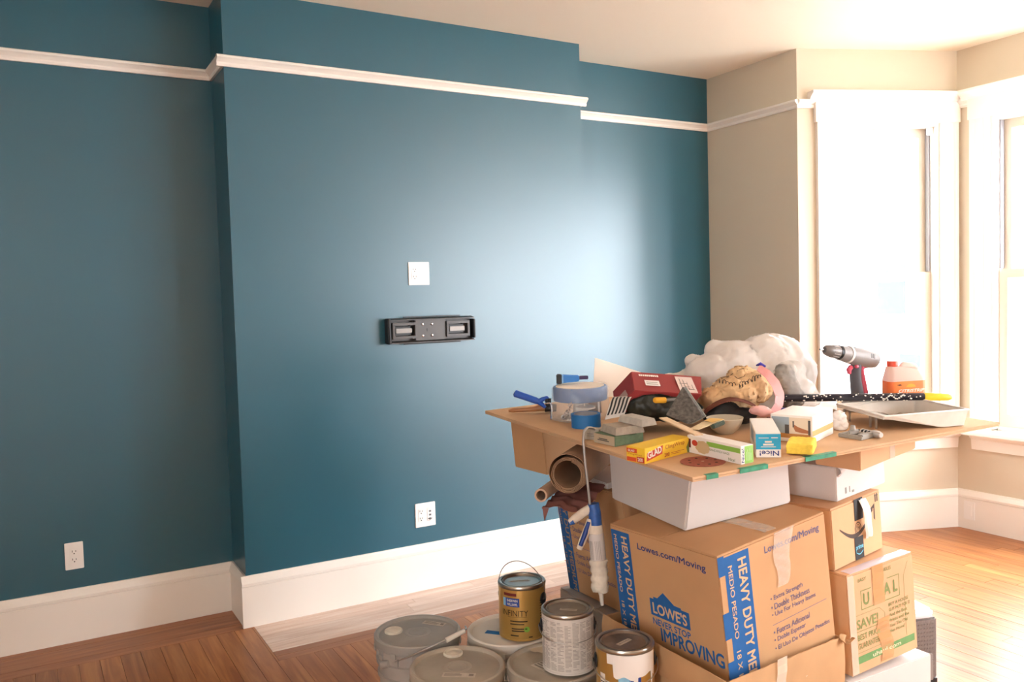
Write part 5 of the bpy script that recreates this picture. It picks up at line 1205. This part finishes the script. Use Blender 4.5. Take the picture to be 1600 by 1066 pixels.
for y0, y1 in ((0, i_), (WT, WT-i_)):
    b = MB(); top = [(x, 0) for x, z in pf]
    for (x0, z0), (x1, z1) in zip(pf[:-1], pf[1:]):
        b.hexa([(x0, y1, z0), (x1, y1, z1), (x1, y1+(.0015 if y0 > y1 else -.0015), z1), (x0, y1+(.0015 if y0 > y1 else -.0015), z0), (x0, y0, 0), (x1, y0, 0), (x1, y0+(.0015 if y0 > y1 else -.0015), 0), (x0, y0+(.0015 if y0 > y1 else -.0015), 0)])
    b.build('side_wall', TRAY, t)
MB().box(-.001, 0, -.010, .001, WT, 0).build('end_wall', TRAY, t)
MB().tube([(0, 0, 0), (LT, 0, 0), (LT, WT, 0), (0, WT, 0), (0, 0, 0)], .0035, 8).build('rolled_rim', TRAY, t, smooth=60)
b = MB()
b.grid(lambda u, v: (LT*(.45+.50*u), WT*(.10+.8*v), max(-.05+.012*mnoise.noise(V((u*6, v*6, 3))), -.014-(.036*((.45+.5*u)-.10)/.56) if .45+.5*u < .66 else -.0505)+.004+.003*mnoise.noise(V((u*9, v*9, 1)))), 24, 16)
b.build('dried_paint', PUT, t, smooth=180)
LEGM = mat('zinc leg', 'a9a49c', .4, .8)
for yy in (.30*WT, .86*WT):
    lm = M4.Translation((.014, yy, 0)); f_ = zr_-.001
    MB().box(.0, -.022, -.016, .004, .022, -.010).box(.0, -.022, -f_, .002, -.010, -.012).box(.0, .010, -f_, .002, .022, -.012).xf(lm).build('leg', LEGM, t, bevel=.0008)
# pole
p0, p1_, p2_ = at(1216, 622.3, 2.97), at(1443, 619.8, 2.97), at(1486, 621, 2.97)
m = M4.Translation(p0); iv = m.inverted(); t = thing('extension_pole', 'black paint-spattered roller pole with yellow end lying across the tray', 'pole', m)
MB().tube([iv @ p0, iv @ p1_], .0135, 16).build('shaft', mat('black pole', '1d1c28', .35), t, smooth=50)
MB().tube([iv @ p1_, iv @ p1_.lerp(p2_, .08), iv @ p1_.lerp(p2_, .6), iv @ p1_.lerp(p2_, .9), iv @ p2_], [.0125, .0138, .0132, .0118, .007], 16).build('grip', mat('yellow grip', 'e8c62e', .5, var=.06, vscale=30), t, smooth=60)
b = MB(); rp2 = random.Random(3); axp = (p1_-p0).normalized()
for i in range(60):
    s = rp2.random(); a_ = rp2.uniform(-1.2, 1.2); c_ = p0.lerp(p1_, s); nn = (-_fw*cos(a_)+axp.cross(-_fw)*sin(a_)); r = rp2.uniform(.0012, .0035)
    b.ball(iv @ (c_+nn*.0128), (r*rp2.uniform(1, 2.2), r, r), 1)
for i in range(14):
    s = .70+.17*i/14; c_ = p0.lerp(p1_, s); a_ = .5*sin(i*.9); nn = (-_fw*cos(a_)+axp.cross(-_fw)*sin(a_)); b.ball(iv @ (c_+nn*.0128), (.0055, .003, .003), 1)
tag(b.build('paint_specks', WTAPE, t, smooth=180), kind='stuff')
# drill
dd = 3.13; m = M4.Translation(bpt(1338, 640)); iv = m.inverted(); G = lambda px, py, d_=0: iv @ at(px, py, dd+d_)
t = thing('cordless_drill', 'grey and pink cordless drill standing upright behind the black pole', 'drill', m)
DG = mat('grey drill plastic', '8b8480', .45); DP = mat('pink red drill plastic', 'd6546a', .4); DD = mat('charcoal rubber grip', '55555c', .6); 
MB().tube([G(1324, 554, -.06), G(1330, 555.5, -.05), G(1345, 558.5, -.02), G(1358, 561, 0), G(1365, 562.5, .01), G(1367, 563, .013)], [.030, .0335, .035, .0345, .031, .022], 24).build('motor_housing', DG, t, smooth=50)
MB().tube([G(1325.5, 554.3, -.06), G(1322.5, 553.6, -.065)], .0325, 24).build('collar_ring', mat('pale drill ring', 'd3cdc8', .4), t, smooth=40)
MB().tube([G(1322, 553.5, -.066), G(1311, 551, -.085)], [.030, .027], 24).build('clutch', DG, t, smooth=40)
MB().tube([G(1311.5, 551, -.084), G(1308.5, 550.5, -.088)], [.026, .025], 24).build('dark_ring', BLK2, t, smooth=40)
MB().tube([G(1308.5, 550.5, -.088), G(1297, 548.5, -.105), G(1291, 547.3, -.115), G(1288, 546.8, -.12)], [.0235, .022, .018, .010], 24).build('chuck', mat('grey chuck', '77726f', .4, .3), t, smooth=40)
b = MB()
for k_ in range(14):
    a_ = 2*pi*k_/14; x_ = (G(1308.5, 550.5, -.088)-G(1297, 548.5, -.105)).normalized(); s1 = x_.cross(V((0, 0, 1))).normalized(); s2 = x_.cross(s1)
    b.tube([G(1307, 550.2, -.09)+(s1*cos(a_)+s2*sin(a_))*.0235, G(1298, 548.7, -.104)+(s1*cos(a_)+s2*sin(a_))*.0222], .0016, 5)
tag(b.build('chuck_ribs', mat('pale chuck ribs', 'a8a3a0', .4, .3), t), kind='stuff')
MB().tube([G(1289, 547, -.118), G(1281, 546, -.13)], .0035, 8).build('bit', CHROME, t, smooth=60)
MB().tube([G(1338, 568, -.03), G(1336, 580, -.03), G(1337, 596, -.03), G(1339, 612, -.03), G(1340, 622, -.03)], [.020, .0225, .022, .024, .026], 16, squash=.85).build('handle', DD, t, smooth=60)
MB().tube([G(1345, 570, -.02), G(1346, 582, -.015), G(1349, 598, -.015), G(1352, 614, -.015), G(1353, 622, -.015)], [.012, .010, .011, .011, .012], 12).build('handle_back', DP, t, smooth=60)
MB().tube([G(1346, 573, -.01), G(1356, 570, 0), G(1366, 568, .01)], [.012, .012, .009], 12).build('lower_shell', DP, t, smooth=60)
MB().tube([G(1330, 573, -.06), G(1326, 578, -.064), G(1327, 584, -.06)], [.009, .010, .007], 10).build('trigger', DP, t, smooth=60)
MB().tube([G(1337, 573, -.072), G(1340, 573, -.068)], .006, 10).build('direction_switch', DP, t, smooth=60)
e_ = iv.to_3x3()
bt = G(1344, 622, -.02); 
MB().box(-.055, -.04, .003, .05, .045, max(.02, bt.z)).xf(M4.Translation((bt.x, bt.y, 0)) @ M4.Rotation(YAW-pi/2, 4, 'Z')).build('battery', DG, t, bevel=.008, seg=3)
b = MB()
for px_, n_ in ((1334, 3), (1362, 3)):
    for i in range(n_): c_ = G(px_+2.4*i, 556+.6*i, -.083+.004*i+(.02 if px_ > 1350 else 0)); b.tube([c_+V((0, 0, .008)), c_+V((0, 0, -.008))], .0012, 5)
b.build('vents', BLK2, t)
# jug of stripper
P = bpt(1412, 640); fx = R_-BNn*R_.dot(BNn); m = frame(P+BNn*.0006, fx, BNn.cross(fx)); m = m @ M4.Rotation(rad(6), 4, 'Z'); px2m = depth(P)/F_PX
t = thing('stripper_jug', 'translucent jug with orange label and red cap standing behind the pole', 'jug', m)
HJ = height_for(P, 571); wJ = .5*61*px2m; dJ = .033; yl = height_for(P, 594)
JP = mat('milky jug plastic', 'f2e4dc', .35, trans=.45)
rings = []
def rr(wl, wr, d_, z, n=6, r=.02): 
    out = []
    for (cx_, cy_, a0_) in ((wr-r, d_-r, 0), (wl+r, d_-r, pi/2), (wl+r, -d_+r, pi), (wr-r, -d_+r, 1.5*pi)):
        for q_ in range(n): a_ = a0_+pi/2*q_/(n-1); out.append(V((cx_+r*cos(a_), cy_+r*sin(a_), z)))
    return out
def skin(levels):
    b = MB(); n = len(levels[0]); vs = sum(levels, []); fs = [tuple(range(n))[::-1], tuple(range((len(levels)-1)*n, len(levels)*n))]
    for i in range(len(levels)-1):
        for k_ in range(n): fs.append((i*n+k_, i*n+(k_+1) % n, (i+1)*n+(k_+1) % n, (i+1)*n+k_))
    return b.add(vs, fs)
body = skin([rr(-wJ+.004, wJ-.004, dJ-.004, 0), rr(-wJ, wJ, dJ, .006), rr(-wJ, wJ, dJ, yl+.006), rr(-wJ+.001, wJ-.002, dJ-.002, yl+.012), rr(-wJ+.006, wJ-.02, dJ-.008, HJ-.014), rr(-wJ+.010, -wJ+.055, .021, HJ-.004, r=.012), rr(-wJ+.014, -wJ+.046, .016, HJ, r=.012)])
body.build('body', JP, t, smooth=40)
MB().tube([(-wJ+.055, 0, HJ-.012), (0, 0, HJ+.002), (wJ-.03, 0, HJ-.004), (wJ-.010, 0, HJ-.03), (wJ-.012, 0, yl+.014)], [.009, .010, .010, .009, .009], 12).build('handle', JP, t, smooth=60)
cm_ = M4.Translation((-wJ+.030, 0, HJ-.002))
MB().lathe([(.019, 0), (.0195, .002), (.0195, .019), (.018, .021), (0, .021)], 24, cm_, caps=False).build('cap', mat('coral red cap', 'e2573f', .4), t, smooth=40)
Ff = frame((0, -dJ, 0), (1, 0, 0), (0, 0, 1)); w2 = wJ-.012
lab = skin([[p*1 for p in rr(-wJ-.0006, wJ+.0006, dJ+.0006, .022)], rr(-wJ-.0006, wJ+.0006, dJ+.0006, yl)]); lab.build('label', mat('orange label', 'e86a35', .45, col2='f08c45', vscale=12), t, smooth=40)
gb = skin([rr(-wJ-.0009, wJ+.0009, dJ+.0009, .022), rr(-wJ-.0009, wJ+.0009, dJ+.0009, yl*.55)]); gb.build('label_band', mat('leaf green label', '5e7a34', .45), t, smooth=40)
zc = yl-17.3*px2m
MB().text('CITRISTRIP', -wJ*.55, zc, 1.38*wJ, .012, Ff, 0, .03, .002, .25).build('label_lettering', mat('white print', 'eeeae2', .6), t)
MB().poly([(-wJ*.65, yl-.012), (-wJ*.45, yl-.010), (-wJ*.35, yl-.014), (-wJ*.5, yl-.015)], Ff, .0018).build('label_leaf', DARK, t)
MB().poly([(.12*wJ+.018*cos(q_*pi/10), yl-.022+.012*sin(q_*pi/10)) for q_ in range(11)], Ff, .0016).build('label_fruit', mat('amber print', 'f0a53a', .5), t)
# small grey tools and crumpled tissue by the tray
P = bpt(1327, 685); m = dir_m(bpt(1309, 683), bpt(1346, 689)); L = (bpt(1346, 689)-bpt(1309, 683)).length
t = thing('pad_holder', 'grey plastic pad holder frame lying flat in front of the tray leg', 'tool', m); GP = mat('grey tool plastic', '98938a', .5)
MB().box(0, 0, 0, L, .014, .012).box(0, .055, 0, L*.86, .069, .012).box(0, .014, 0, .016, .055, .012).box(L-.018, .005, 0, L, .062, .017).build('frame', GP, t, bevel=.002)
MB().box(.3*L, .01, .006, .42*L, .06, .022).build('bridge', GP, t, bevel=.003); MB().tube([(.36*L, .034, .02), (.36*L, .034, .036)], [.010, .007], 12).build('knob', GP, t, smooth=50)
q0, q1 = bpt(1340, 677), bpt(1377, 686); m = dir_m(q0, q1); L = (q1-q0).length
t = thing('utility_knife', 'small black utility knife with a silver end beside the tray leg', 'knife', m)
MB().tube([(0, 0, .008), (.3*L, 0, .010), (.62*L, 0, .010)], [.006, .009, .0095], 12, squash=.8).build('grip', BLK2, t, smooth=60); MB().tube([(.62*L, 0, .010), (.9*L, 0, .011), (L, 0, .011)], [.010, .0115, .008], 14).build('end_cap', mat('silver plastic', 'cfcac4', .3, .5), t, smooth=60)
for s in (.2, .35, .48): MB().tube([(s*L, 0, .009), (s*L+.004, 0, .009)], .0112, 12, squash=.85).build('grip_ring', mat('silver plastic', 'cfcac4', .3, .5), t, smooth=60)
P = bpt(1313, 672); lump('crumpled_tissue', [(P+BNn*.020, (.022, .022, .02)), (P+BNn*.042+R_*-.004, (.018, .02, .02))], .0035, mat('crumpled tissue', 'ece4dc', .8), .009, 60, 'crumpled white tissue beside the picture carton', 'tissue', seed=7, sm=2, fine=.002)
